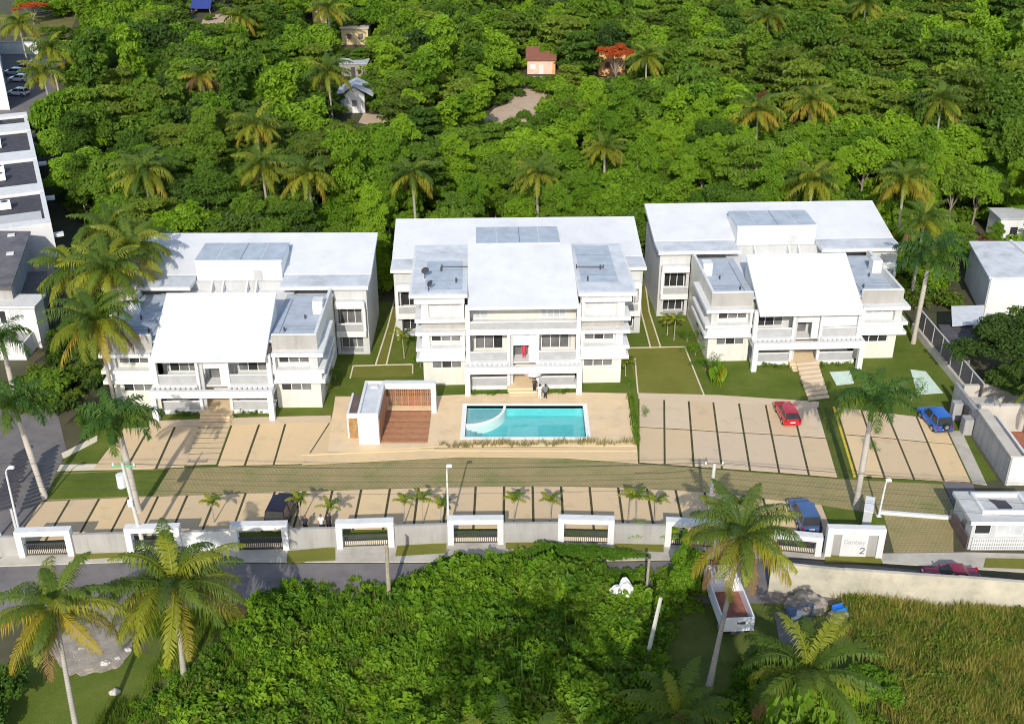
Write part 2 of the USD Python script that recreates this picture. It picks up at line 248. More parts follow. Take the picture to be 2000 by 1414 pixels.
sheet('concrete_strip', [(42.50, 93.40), (43.80, 93.40), (42.71, 83.93), (41.54, 84.26)], .03, 'sidewalk')
sheet('concrete_strip', [(-17.90, 95.07), (-18.07, 99.93), (-17.29, 89.19), (-19.34, 87.33)], .035, 'slab0')
# verge lawn on the left end of the driveway reads greener
sheet('lawn', [(-41.13, 81.67), (-41.72, 85.78), (-31.55, 86.55), (-31.75, 82.31)], .026, 'lawn')
sheet('pavement', [(-42.45, 72.12), (-40.78, 74.15), (-35.68, 74.01), (-18.55, 74.42), (-4.25, 75.40), (8.52, 75.54), (25.16, 73.87), (31.23, 73.87), (37.36, 74.01), (44.38, 73.73), (43.29, 71.21), (28.62, 72.79), (23.35, 73.33), (0, 72.75), (-20, 72.75), (-31.11, 72.79)], .10, 'sidewalk')
for q in ([(-35.74, 73.80), (-31.74, 74.28), (-31.47, 73.39), (-35.56, 72.92)], [(-18.41, 74.15), (-14.58, 74.70), (-14.33, 72.92), (-18.23, 72.65)], [(-9.48, 74.84), (-5.44, 75.26), (-5.37, 73.87), (-9.52, 73.46)],
          [(-0.51, 75.40), (3.74, 75.40), (3.71, 74.42), (-0.51, 74.42)], [(8.51, 75.40), (12.54, 74.98), (12.43, 74.01), (8.42, 74.28)], [(25.59, 73.60), (29.94, 73.33), (29.96, 72.52), (25.27, 72.65)], [(38.52, 73.19), (44.09, 73.06), (43.49, 71.66), (37.87, 71.99)]):
    sheet('verge', q, .13, 'turf', label='clipped grass verge between the pavement and the street wall')
# paths and turf panels between the blocks
sheet('grass_panel', [(-17.29, 106.95), (-10.83, 107.31), (-10.46, 104.72), (-17.18, 104.37)], .024, 'turf')
sheet('grass_panel', [(12.87, 111.39), (19.32, 111.65), (19.78, 100.79), (13.04, 101.12)], .024, 'turf')
def path_strip(pl, pr, w=.16):
    p = obj('garden_path', MB().prism(pl + pr[::-1], -.2, .026), 'turf', kind='structure')
    for line in (pl, pr):
        for a, b in zip(line, line[1:]): obj('kerb', MB().bar(a, b, w, -.1, .07), 'kerb_cream', p)
path_strip([(-14.79, 107.43), (-14.43, 116.68), (-14.34, 124.63)], [(-13.62, 107.43), (-13.54, 116.68), (-13.59, 124.63)])
path_strip([(15.48, 111.65), (15.40, 120.91), (16.19, 131.82)], [(16.62, 111.65), (16.37, 120.91), (16.91, 131.82)])
for a, b in (((-17.16, 104.26), (-17.19, 107.07)), ((-17.19, 107.07), (-10.79, 107.43)), ((-10.79, 107.43), (-10.62, 105.30)), ((19.32, 111.65), (19.80, 100.58)), ((12.87, 111.39), (19.32, 111.65)), ((13.49, 108.89), (13.03, 101.01))):
    obj('garden_kerb', MB().bar(a, b, .14, -.1, .07), 'kerb_cream', kind='structure')
# ---- parking bays: every concrete slab is a piece of its own
rs = np.random.default_rng(4)
def lerp(a, b, t): return (a[0] + (b[0] - a[0]) * t, a[1] + (b[1] - a[1]) * t)
def bays(name, tops, bots, rows, gap, z, mats, label):
    lot = obj(name, MB().prism(list(tops) + list(bots)[::-1], -.2, z - .05), 'joint', kind='structure', label=label)
    for i in range(len(tops) - 1):
        L = math.dist(tops[i], tops[i + 1])
        for r0, r1 in rows:
            q = []
            for (a, b), t in (((tops[i], tops[i + 1]), r0), ((tops[i], tops[i + 1]), r1)):
                A, B = lerp(tops[i], bots[i], t), lerp(tops[i + 1], bots[i + 1], t); g_ = gap / L / 2
                q.append((lerp(A, B, g_), lerp(A, B, 1 - g_)))
            obj('slab', MB().prism([q[0][0], q[0][1], q[1][1], q[1][0]], z - .12, z + rs.uniform(-.012, .012)), mats[rs.integers(len(mats))], lot)
    return lot
warm, cool = ['slab0', 'slab1', 'slab2'], ['slab3', 'slab4', 'slab1', 'slab3']
bays('parking_bays', [(12.97, 99.82), (15.57, 99.61), (18.05, 99.39), (20.51, 99.08), (23.08, 98.86), (25.75, 98.65), (28.39, 98.34), (30.90, 98.02)], [(11.74, 87.59), (14.12, 87.24), (16.77, 86.89), (19.31, 86.55), (21.83, 86.20), (24.43, 85.86), (27.05, 85.44), (29.64, 85.01)], [(.0, .455), (.475, .985)], .20, .07, cool, 'parking bays of concrete slabs beside the pool')
bays('parking_bays', [(32.74, 97.92), (35.13, 97.40), (37.52, 96.78), (40.27, 96.07), (42.64, 95.57)], [(31.39, 85.27), (33.83, 85.01), (36.44, 84.76), (39.02, 84.43), (41.45, 84.26)], [(.0, .40), (.42, .985)], .20, .07, ['slab0', 'slab1', 'slab2', 'slab4'], 'parking bays of concrete slabs beside the boundary block wall')
bays('parking_bays', [(-38.03, 93.79), (-35.49, 93.99), (-33.03, 94.18), (-30.62, 94.18)], [(-38.65, 86.37), (-35.48, 86.46), (-32.75, 86.63), (-30.11, 86.81)], [(0, .985)], .22, .07, warm, 'parking bays in front of the left apartment block')
bays('parking_bays', [(-27.55, 94.38), (-24.87, 94.77), (-22.31, 94.87), (-17.94, 94.97)], [(-27.27, 86.98), (-24.71, 87.15), (-22.03, 87.24), (-19.36, 87.42)], [(0, .985)], .22, .07, warm, 'parking bays between the entrance path and the changing block')
# lower row, along the street wall
bk = np.array([(-41.47, 81.36), (-38.94, 81.59), (-35.09, 81.95), (-31.26, 82.15), (-26.17, 82.47), (-21.06, 82.87), (-15.76, 83.11), (-10.54, 83.40), (-4.59, 83.69), (2.57, 83.81), (9.18, 83.60), (13.73, 83.28), (19.09, 82.55), (23.85, 81.43), (27.14, 80.88)])
s_ = np.r_[0, np.cumsum(np.hypot(*np.diff(bk, axis=0).T))]; m_ = int(round(s_[-1] / 2.6)); u_ = np.linspace(0, s_[-1], m_ + 1)
tp = np.c_[np.interp(u_, s_, bk[:, 0]), np.interp(u_, s_, bk[:, 1])]
bt = [(x, 77.3 - .0012 * (x + 2) ** 2) for x in tp[:, 0] + np.linspace(.1, -.1, m_ + 1)]
low_lot = bays('parking_bays', [tuple(p) for p in tp], bt, [(.015, .99)], .22, .07, warm, 'row of parking bays along the street wall')
sheet('garden_bed', [(31.06, 98.02), (32.79, 97.92), (31.34, 85.27), (29.74, 85.01)], .03, 'dull_grass')
obj('painted_kerb', MB().bar((32.51, 98.02), (31.15, 85.27), .22, 0, .13), 'yellow_paint', kind='structure')
# concrete strips behind the bays
sheet('concrete_strip', [(-35.86, 95.27), (-26.99, 95.97), (-18.09, 96.38), (-17.88, 94.97), (-27.68, 94.48), (-35.51, 94.08)], .045, 'slab3')
sheet('concrete_strip', [(13.03, 101.01), (21.12, 100.58), (31.34, 99.18), (30.96, 98.02), (20.51, 99.08), (12.97, 99.82)], .045, 'slab4')
sheet('concrete_strip', [(-41.81, 87.33), (-33.26, 87.59), (-32.99, 86.63), (-41.72, 86.29)], .05, 'kerb_cream')
sheet('concrete_strip', [(-42.42, 89.28), (-40.12, 92.54), (-39.78, 91.50), (-41.91, 88.39)], .05, 'kerb_cream')
# stepping-slab entrance paths
def slab_path(tl, tr, br, bl, ts, mat, label, rise=0, base='dull_grass', frac=.72):
    p = obj('entrance_path', MB().prism([tl, tr, br, bl], -.2, .05), base, kind='structure', label=label)
    for a, b in zip(ts, ts[1:]):
        b2 = a + (b - a) * frac; z = .09 + rise * (1 - a)
        obj('slab', MB().prism([lerp(tl, bl, a), lerp(tr, br, a), lerp(tr, br, b2), lerp(tl, bl, b2)], -.1, z), mat, p)
slab_path((-30.96, 98.02), (-27.80, 98.02), (-27.37, 86.98), (-30.21, 86.81), [0, .16, .27, .375, .46, .545, .625, .71, .80, 1.0], 'slab1', 'slab path from the driveway to the left block entrance', frac=.82)
slab_path((30.64, 106.95), (33.03, 107.43), (32.55, 99.61), (30.27, 99.08), list(np.linspace(0, 1, 10)), 'slab4', 'slab steps down to the parking from the right block entrance', rise=.55, frac=.62)
# ---- pool terrace
dk = obj('pool_terrace', MB().man(m3.Manifold.extrude(m3.CrossSection([np.array([(-17.35, 89.28), (-18.16, 100.14), (-14.74, 100.14), (-7.90, 100.25), (-4.65, 100.58), (6.94, 101.01), (11.85, 100.79), (11.84, 90.56), (4.87, 90.56), (-7.30, 90.38)][::-1])]), .32).translate((0, 0, -.2)) - m3.Manifold.cube((11.7, 6.1, 2)).translate((-4.55, 92.1, -1))), 'deck_tan', kind='structure', label='tan concrete terrace around the swimming pool')
sheet('terrace_edge', [(-19.69, 88.83), (-17.35, 89.28), (-7.38, 90.20), (11.89, 90.56), (11.69, 87.59), (4.79, 88.48), (-4.79, 88.66), (-17.09, 87.50), (-19.44, 87.33)], .05, 'slab2')
obj('terrace_kerb', MB().bar((-19.72, 89.01), (-7.37, 90.01), .28, 0, .12), 'slab2', kind='structure')
obj('terrace_kerb', MB().bar((-7.26, 89.83), (11.81, 89.74), .22, 0, .11), 'slab2', kind='structure')
px0, px1, py0, py1 = -4.55, 7.15, 92.1, 98.2
pool = thing('swimming_pool', 'rectangular turquoise swimming pool with a pale rounded children corner', 'swimming pool', (0, 0, 0))
obj('basin', MB().box(px0, px1, py0, py1, -1.7, -1.05).box(px0 - .2, px0, py0 - .2, py1 + .2, -1.7, .1).box(px1, px1 + .2, py0 - .2, py1 + .2, -1.7, .1).box(px0, px1, py0 - .2, py0, -1.7, .1).box(px0, px1, py1, py1 + .2, -1.7, .1), 'pool_tile', pool)
obj('coping', MB().box(px0 - .45, px1 + .45, py0 - .4, py0, .06, .155).box(px0 - .45, px1 + .45, py1, py1 + .4, .06, .155).box(px0 - .45, px0, py0, py1, .061, .154).box(px1, px1 + .45, py0, py1, .061, .154), 'coping', pool)
th = np.linspace(0, PI / 2, 18); r1, r0 = 3.95, 3.68
ring = [(px0 + r1 * math.cos(t), py1 - r1 * .97 * math.sin(t)) for t in th] + [(px0 + r0 * math.cos(t), py1 - r0 * .97 * math.sin(t)) for t in th[::-1]]
obj('curved_wall', MB().prism(ring, -1.06, .10), 'coping', pool)
obj('paddling_floor', MB().prism([(px0 + .002, py1 - .002)] + [(px0 + r0 * .999 * math.cos(t), py1 - r0 * .97 * math.sin(t)) for t in th], -1.07, -.30), 'pool_pale', pool)
for k in range(5): obj('step', MB().box(px0 + .003 + k * .5, px0 + .5 + k * .5, py0 + .003, py0 + 1.75, -1.08, -.16 - .17 * k), 'pool_pale' if k < 3 else 'pool_tile', pool)
obj('water', (np.array([(px0, py0, 0), (px1, py0, 0), (px1, py1, 0), (px0, py1, 0)]), np.array([(0, 1, 2, 3)])), 'water', pool)
# ================================================================ THE THREE APARTMENT BLOCKS
def window(parent, x0, x1, z0, z1, y, n, glass, fw=.06, frame='frame_white'):
    f = MB(); d = .09
    f.box(x0, x1, y, y + d, z0, z0 + fw).box(x0, x1, y, y + d, z1 - fw, z1)
    w = (x1 - x0) / n
    for i in range(n + 1):
        c = min(max(x0 + i * w, x0 + fw / 2), x1 - fw / 2); f.box(c - fw / 2, c + fw / 2, y + .002, y + d - .002, z0 + fw, z1 - fw)
    o = obj('window', f, frame, parent)
    for i in range(n):
        obj('pane', MB().box(x0 + i * w + fw / 2 + .001, x0 + (i + 1) * w - fw / 2 - .001, y + .035, y + .06, z0 + fw - .01, z1 - fw + .01), glass if isinstance(glass, str) else glass[i % len(glass)], o)
    return o
def block(label, loc, rot, three, glass, dark):
    b = thing('apartment_block', label, 'apartment block', loc, rot)
    H3 = 3.05 if three else 0.0
    # --- front portico
    for x in (-5.72, 5.72): obj('column', MB().box(x - .27, x + .27, 0, .55, 0, 2.62), 'white', b)
    obj('portico_beam', MB().box(-5.99, 5.99, -.02, .40, 2.62, 3.37), 'white', b)
    for s in (-1, 1):
        xa, xb = (s * 1.55, s * 5.99) if s > 0 else (s * 5.99, s * 1.55)
        obj('portico_slab', MB().box(xa, xb, 1.10, 1.62, 2.95, 3.40), 'white', b)
        for k in range(9):
            x = xa + .22 + k * (xb - xa - .44) / 8
            obj('slat', MB().box(x - .12, x + .12, .40, 1.10, 3.02, 3.33), 'white', b)
        obj('side_beam', MB().box(s * 5.99 - (.3 if s > 0 else 0), s * 5.99 + (0 if s > 0 else .3), .40, 2.60, 2.66, 3.36), 'white', b)
    # --- centre: ground floor balconies, first floor, upper floor
    floors = [(.45, 2.95, 1.6), (3.40, 6.37, 1.6)] + ([(6.97, 9.35, 1.6)] if three else [])
    obj('plinth', MB().box(-5.6, -1.62, 1.5, 4.0, 0, .45).box(1.62, 5.6, 1.5, 4.0, 0, .45), 'white', b)
    obj('entrance_floor', MB().box(-1.6, 1.6, .8, 4.0, 0, .50).box(-1.5, 1.5, .35, .8, 0, .34).box(-1.5, 1.5, -.1, .35, 0, .17), 'deck_tan', b)
    for x in (-1.48, 1.50): obj('post', MB().box(x - .14, x + .14, 1.45, 1.75, .46, 6.2 if not three else 6.37), 'white', b)
    for x in (-5.62, 5.62): obj('post', MB().box(x - .22, x + .22, 1.4, 1.9, 3.40, 6.5 + H3), 'white', b)
    obj('back_wall', MB().wall(-5.55, 5.55, 0.02, 6.4 if not three else 9.6, 3.9, 4.15, [(-4.9, -2.0, .55, 2.6), (2.0, 4.9, .55, 2.6), (-5.1, -2.0, 3.55, 6.0), (2.0, 5.1, 3.55, 6.0)] + ([(-5.2, -3.5, 7.05, 9.0), (1.9, 4.5, 7.05, 9.0)] if three else [])), 'cream' if three else 'light_grey', b)
    for s, gl in ((-1, glass[0]), (1, glass[1])):
        for z0, z1 in ((.55, 2.6), (3.55, 6.0)):
            window(b, -4.9 if s < 0 else 2.0, -2.0 if s < 0 else 4.9, z0, z1, 3.98, 3, gl)
            xa, xb = (-5.38, -1.64) if s < 0 else (1.66, 5.38); zr = z0 - .12 + (.0 if z0 > 1 else .05)
            obj('balcony_panel', MB().box(xa, xb, 1.60, 1.64, zr, zr + .88), 'rail_glass', b)
            obj('handrail', MB().box(xa, xb, 1.56, 1.68, zr + .885, zr + .965), 'frame_white', b)
    if three:
        window(b, -5.2, -3.5, 7.05, 9.0, 3.98, 2, 'glass_curtain'); window(b, 1.9, 4.5, 7.05, 9.0, 3.98, 4, 'glass_curtain')
        obj('slab_edge', MB().box(-5.85, 5.85, 1.35, 4.2, 6.37, 6.97), 'white', b)
        obj('balcony_panel', MB().box(-5.38, 5.38, 1.5, 1.54, 7.0, 7.72), 'rail_glass', b)
        obj('handrail', MB().box(-5.38, 5.38, 1.46, 1.58, 7.725, 7.81), 'frame_white', b)
    obj('floor_slab', MB().box(-5.6, -1.3, 1.63, 3.9, 2.96, 3.39).box(1.3, 5.6, 1.63, 3.9, 2.96, 3.39).box(-1.3, 1.3, 2.2, 3.9, 2.72, 2.9), 'white', b)
    # entrance bay: white panel over the open stair hall
    obj('stair_panel', MB().box(-1.0, .62, 2.0, 2.15, 4.85, 6.0).box(.62, 1.36, 1.9, 2.1, 2.9, 6.2), 'white', b)
    obj('stair_wall', MB().box(-1.34, -1.0, 1.8, 2.1, .5, 6.2), 'light_grey', b)
    obj('door', MB().box(-.95, .58, 3.80, 3.88, 2.92, 4.82), 'glass_grey', b)
    # --- main roof over the centre
    fy, fz, by, bz = (1.0, 9.66, 12.1, 11.94) if three else (.5, 6.6, 8.55, 10.1)
    body = [(4.15, 0), (4.15, fz + (4.15 - fy) * (bz - fz) / (by - fy) - .36), (by - .25, bz - .36), (by - .25, 0)]
    obj('centre_wall', MB().profx(body, -5.45, 5.45), 'light_grey', b)
    obj('main_roof', MB().profx([(fy, fz - .32), (by, bz - .34), (by, bz), (fy, fz)], -5.56, 5.56), 'white_roof', b)
    obj('roof_deck', MB().box(-6.0, 6.0, by - .26, 17.0, 0, 7.1), 'white', b)
    # --- side wings
    for s in (-1, 1):
        W = lambda a, c: (s * a, s * c) if s > 0 else (s * c, s * a)
        x0, x1 = W(5.86, 10.3)
        gl = glass[2 if s < 0 else 3]
        holes = []
        for z0, z1 in [(1.95, 3.05), (5.05, 5.98)] + ([(8.4, 9.32)] if three else []):
            wa, wb = W(6.35, 9.4); holes.append((wa, wb, z0, z1))
        ztop = 10.2 if three else 8.1
        obj('wing_wall', MB().wall(x0, x1, 0, 6.5, 2.67, 2.95, [h for h in holes if h[3] < 6.5]).wall(x0, x1, 6.52, ztop, 2.67, 2.95, [h for h in holes if h[2] > 6.6]).box(*W(10.05, 10.3), 2.95, 14.2, 0, ztop), 'cream', b, label=None)
        for k, h in enumerate(holes): window(b, *h, 2.78, 3, gl[k % len(gl)])
        obj('panel', MB().box(*W(5.9, 10.34), 2.60, 2.67, 6.62, 7.62 if three else 8.12), 'panel_grey', b)
        # white bands and shadow-box frame round the first-floor window, wrapping the outer side
        levels = [(3.26, 3.62), (4.42, 4.76), (6.18, 6.56)] + ([(7.62, 8.02), (9.72, 10.14)] if three else [])
        for z0, z1 in levels: obj('band', MB().box(*W(5.9, 10.95), 1.75, 2.59, z0, z1).box(*W(10.31, 10.95), 2.59, 9.4, z0, z1), 'white', b)
        obj('band_panel', MB().box(*W(5.95, 10.6), 2.05, 2.58, 3.62, 4.42), 'white', b)
        for z0, z1 in [(4.76, 6.18)] + ([(8.02, 9.72)] if three else []):
            obj('frame_post', MB().box(*W(5.95, 6.2), 1.85, 2.58, z0, z1), 'white', b); obj('frame_post', MB().box(*W(9.55, 10.3), 2.2, 2.58, z0, z1), 'white' if three else 'light_grey', b)
        for z0 in ([1.6, 5.0] + ([8.4] if three else [])):
            for yy in (5.0, 7.4):
                f = obj('window', MB().box(*W(10.28, 10.36), yy, yy + 1.3, z0, z0 + 1.1), 'frame_white', b); obj('pane', MB().box(*W(10.361, 10.38), yy + .08, yy + 1.22, z0 + .08, z0 + 1.02), 'glass_dark', f)
        if three:
            obj('wing_roof', MB().box(*W(5.58, 11.45), 1.95, 15.6, 10.26, 10.62), 'white', b)
            obj('roof_membrane', MB().box(*W(5.7, 11.2), 2.3, 15.3, 10.60, 10.635), 'membrane_light', b)
            rm = obj('roof_patch', MB().box(*W(6.1, 9.9), 4.6 if s > 0 else 3.2, 14.8 if s > 0 else 10.8, 10.61, 10.645), 'membrane', b)
            for yy in ((6.5, 9.0, 12.0) if s > 0 else (5.5, 8.2)): obj('seam', MB().box(*W(6.12, 9.88), yy, yy + .10, 10.640, 10.652), 'seam', b)
        else:
            obj('parapet', MB().box(*W(5.9, 10.3), 2.68, 2.95, 8.1, 8.22).box(*W(10.02, 10.3), 2.95, 14.2, 8.1, 8.22).box(*W(10.06, 10.09), 8.6, 9.2, 8.22, 8.7), 'white', b)
            obj('roof_membrane', MB().box(*W(5.5, 10.04), 2.95, 14.2, 7.2, 7.42), 'membrane', b)
            for yy in (5.4, 6.1): obj('seam', MB().box(*W(6.3, 10.02), yy, yy + .09, 7.41, 7.435), 'seam', b)
            obj('seam', MB().box(*W(6.25, 6.36), 3.0, 12.8, 7.41, 7.436), 'seam', b)
            obj('roof_upstand', MB().box(*W(9.0, 10.05), 9.0, 10.2, 7.42, 8.9), 'white', b)
        for q in range(2):
            xa = W(6.6 + q * 1.6, 6.9 + q * 1.6); obj('roof_vent', MB().cyl(((xa[0] + xa[1]) / 2, 5.0 + 3 * q, (10.9 if three else 7.6)), .09, .5), 'dark_metal', b)
    # --- rear range with its long pitched white roof
    for s in (-1, 1):
        W = lambda a, c: (s * a, s * c) if s > 0 else (s * c, s * a)
        obj('rear_wall', MB().wall(*W(10.35, 13.9), 0, 8.0, 14.5, 14.7, [(*W(10.7, 13.2), 3.3, 5.7), (*W(10.7, 13.2), .3, 2.4)]).box(*W(13.65, 13.9), 14.7, 25.0, 0, 8.0), 'light_grey', b)
        for z0, z1 in ((.3, 2.4), (3.3, 5.7)): window(b, *W(10.7, 13.2), z0, z1, 15.6, 3, 'glass_grey' if not dark else 'glass_dark')
        obj('loggia_floor', MB().box(*W(10.4, 13.6), 14.71, 16.2, 2.45, 3.2).box(*W(10.4, 13.6), 14.71, 16.2, 0, .28), 'light_grey', b)
        obj('balcony_slab', MB().box(*W(10.5, 13.7), 13.7, 14.49, 2.48, 3.16), 'white', b)
        obj('balcony_slab', MB().box(*W(10.5, 13.7), 13.7, 14.49, 5.85, 6.5), 'white', b)
        obj('balcony_panel', MB().box(*W(10.6, 13.6), 13.75, 13.79, 3.18, 4.0), 'rail_glass', b)
        obj('handrail', MB().box(*W(10.6, 13.6), 13.71, 13.83, 4.005, 4.09), 'frame_white', b)
        obj('loggia_post', MB().box(*W(13.45, 13.75), 13.72, 14.0, 3.16, 5.85), 'white', b)
        obj('ledge', MB().box(*W(10.5, 13.6), 13.9, 14.48, 6.5, 6.62), 'membrane_light', b)
        obj('rear_roof_strip', MB().box(*W(4.75, 14.2), 13.9, 17.3, 8.0, 8.36), 'white', b)
        obj('strip_membrane', MB().box(*W(4.8, 14.0), 14.15, 17.2, 8.35, 8.375), 'membrane_light', b)
    obj('rear_roof', MB().profx([(17.3, 8.0), (25.6, 9.7), (25.6, 10.08), (17.3, 8.42)], -14.2, 14.2), 'white_roof', b)
    obj('rear_block', MB().profx([(16.2, 0), (25.0, 0), (25.0, 9.55), (17.4, 7.99), (16.2, 7.99)], -13.64, 13.64), 'light_grey', b)
    # --- stair head on the roof
    top = 10.2
    obj('stair_head', MB().box(-4.62, 4.62, 16.62, 21.7, 7.11, top), 'white', b)
    obj('stair_head_roof', MB().box(-4.7, 4.7, 16.75, 21.9, top, top + .10), 'membrane', b)
    for x in (-2.4, 0.2, 2.4): obj('seam', MB().box(x - .05, x + .05, 16.8, 21.85, top + .095, top + .118), 'seam' if x == .2 else 'membrane_light', b)
    obj('stair_head_edge', MB().box(-4.74, 4.74, 16.55, 16.74, top - .02, top + .16), 'white', b)
    d_ = obj('roof_door', MB().box(1.5, 2.5, 16.56, 16.63, 7.12, 9.15), 'light_grey', b)
    if not three:
        for x in ((-2.9, -1.7, .9, 1.9) if loc[0] < 0 else (-2.6, 1.4, 2.6)): obj('fin_wall', MB().profx([(14.4, 7.1), (16.6, 7.1), (16.6, 8.1), (16.0, 8.1)], x - .09, x + .09), 'white', b)
    return b
GL = [['glass_dark', 'glass_grey', 'glass_grey'], ['glass_grey', 'glass_dark', 'glass_grey']]
G1 = [GL[0], GL[1], [GL[0], GL[1]], [GL[0], GL[0]]]
G2 = [['glass_grey', 'glass_grey', 'glass_dark'], ['glass_grey'], [['glass_grey', 'glass_dark'], GL[0], 'glass_curtain'], [['glass_grey'], GL[1], 'glass_curtain']]
G3 = [['glass_dark', 'glass_dark', 'glass_grey'], 'glass_curtain', [GL[1], GL[0]], ['glass_dark', 'glass_curtain']]
block1 = block('two-storey white apartment block behind the tall palms, nearest the left edge', (-29.42, 95.26, 0), .57, False, G1, False)
block2 = block('three-storey white apartment block behind the pool, tallest of the three', (1.18, 100.37, 0), 1.74, True, G2, True)
block3 = block('two-storey white apartment block above the stepped path, beside the dark fence', (31.61, 105.93, 0), 2.5, False, G3, True)
obj('roller_shade', MB().box(1.72, 5.34, 1.70, 1.74, 4.45, 6.1), 'white', block3)
# roof plant on the tall block's left wing
rp = thing('satellite_dish', 'dark satellite dish on the left wing roof, beside the roof edge', 'satellite dish', (-8.6, 106.0, 10.64), 30)
obj('mast', MB().cyl((0, 0, .45), .05, .9), 'dark_metal', rp); obj('dish', MB().tube([(0, -.25, 1.0), (0, -.12, 1.03), (0, 0, 1.15)], [.42, .3, .08], 14), 'dark_metal', rp)
rp2 = dup(rp, (-9.0, 106.2, 10.64), 20, (1, 1, 1), 'dark satellite dish farthest back on the left wing roof of the tall block'); dup(rp, (-8.4, 103.0, 10.64), 50, (.9, .9, .9), 'dark satellite dish nearest the front edge of the tall block left wing roof')
for i, (x, y, l) in enumerate(((8.2, 108.9, 'grey vent pipe run at the back of the tall block right wing roof'), (-6.0, 109.0, 'grey vent pipe run at the back of the tall block left wing roof'))):
    v = thing('roof_pipe', l, 'pipe', (x, y, 10.66)); obj('pipe', MB().tube([(-1.4, 0, .15), (1.4, 0, .15)], .05), 'dark_metal', v); obj('riser', MB().cyl((1.4, 0, .2), .06, .45), 'dark_metal', v); obj('riser', MB().cyl((-1.4, 0, .2), .06, .45), 'dark_metal', v)
# ================================================================ STREET WALL, GATES, SIGN
def wp(x): return float(np.interp(x, [-42, -31, -22, -14.4, -5.3, 3.8, 12.6, 21, 25.4, 30], [73.5, 74.1, 74.5, 74.75, 75.3, 75.45, 75.1, 74.4, 73.7, 73.45]))
gates = [(-40.1, -35.7), (-31.4, -27.0), (-22.9, -18.3), (-14.4, -9.7), (-5.3, -.7), (3.8, 8.4), (12.6, 17.1), (21.1, 25.2)]
gl = ['white gate frame at the far left end of the street wall beside the side road', 'white gate frame next to the utility pole with the white transformer', 'white gate frame half in palm shade, in front of the parked black van', 'white gate frame behind the broken wooden post', 'white gate frame with the tall lamp post right behind it', 'white gate frame partly covered by the green creeper mound', 'white gate frame behind the green vine heap beside the tall concrete pole', 'low white gate frame beside the white name sign, behind the big palm']
for (a, b_), l in zip(gates, gl):
    ya, yb = wp(a), wp(b_); t = thing('gate_frame', l, 'gate', (a, ya, 0), math.degrees(math.atan2(yb - ya, b_ - a)), 'gates in the street wall'); L = math.hypot(b_ - a, yb - ya)
    low = a > 21; top = 1.95 if low else 2.6
    obj('post', MB().box(0, .5, -.35, .35, 0, top - .46), 'white', t); obj('post', MB().box(L - .5, L, -.35, .35, 0, top - .46), 'white', t)
    obj('lintel', MB().box(0, L, -.36, .36, top - .46, top), 'white', t)
    obj('lower_rail', MB().box(.5, L - .5, -.05, .05, .08, .16), 'dark_metal', t); obj('upper_rail', MB().box(.5, L - .5, -.05, .05, 1.12, 1.20), 'dark_metal', t)
    m = MB()
    for k in range(22): x = .6 + k * (L - 1.2) / 21; m.box(x - .025, x + .025, -.02, .02, .16, 1.12)
    obj('bars', m, 'dark_metal', t, kind='stuff')
    obj('gravel_board', MB().box(.5, L - .5, .06, .10, .02, .55), 'kerb_cream', t)
walls = [(-42.3, -40.1)] + [(gates[i][1], gates[i + 1][0]) for i in range(7)]
wl = ['short grey wall piece left of the first gate', 'grey wall panel between the first gate and the transformer pole gate', 'white wall panel striped by palm shade, behind the big palm crown', 'grey wall panel in front of the three standing people', 'grey wall panel right of the broken wooden post', 'grey wall panel above the green creeper mound, right of the lamp post', 'grey wall panel half hidden by trailing vine, left of the vine heap', 'grey wall panel behind the tall palm with orange fronds']
for i, ((a, b_), l) in enumerate(zip(walls, wl)):
    t = thing('street_wall', l, 'wall', (0, 0, 0), 0, 'panels of the street wall')
    obj('panel', MB().bar((a, wp(a)), (b_, wp(b_)), .2, 0, 1.95), 'white' if i == 2 else 'panel_grey', t); obj('cap', MB().bar((a, wp(a)), (b_, wp(b_)), .26, 1.95, 2.02), 'panel_grey', t)
sg = thing('name_sign', 'white framed name sign wall with pale lettering and a large 2', 'sign', (25.44, 73.67, 0), -2.7)
obj('post', MB().box(0, .52, -.3, .3, 0, 2.35), 'white', sg); obj('post', MB().box(4.1, 4.62, -.3, .3, 0, 2.35), 'white', sg); obj('lintel', MB().box(0, 4.62, -.31, .31, 2.35, 2.95), 'white', sg)
obj('side_panel', MB().box(.52, 1.22, -.06, .06, .1, 2.35), 'panel_grey', sg); obj('side_panel', MB().box(3.34, 4.1, -.06, .06, .1, 2.35), 'panel_grey', sg); obj('sign_panel', MB().box(1.22, 3.34, -.16, .05, .12, 2.35), 'white', sg)
def lettering(text, h, x, z, mat, bold=False):
    m = meshkit.text_mesh(text, h, .02, bold); v = np.array(m.vertices)
    obj('lettering', (np.c_[v[:, 0] + x, -.162 - v[:, 2], v[:, 1] + z], np.array(m.faces)), mat, sg)
lettering('Canbay', .36, 1.40, 1.38, 'sign_ink_pale'); lettering('2', .62, 2.72, .42, 'sign_ink')
pl = thing('gate_pillar', 'tall grey pillar stub at the driveway entrance behind the name sign', 'pillar', (30.0, 77.6, 0), -20); obj('shaft', MB().box(-.35, .35, -1.1, 1.1, 0, 2.3), 'light_grey', pl); obj('cap', MB().box(-.38, .38, -1.14, 1.14, 2.3, 2.4), 'white', pl)
bm = thing('barrier_kerb', 'long white kerb beam lying across the driveway entrance', 'kerb', (0, 0, 0)); obj('beam', MB().bar((31.77, 79.57), (37.67, 78.74), .28, 0, .32), 'white', bm); obj('end_block', MB().rbox((37.90, 78.89), (.5, .5), 0, 0, .75), 'panel_grey', bm)
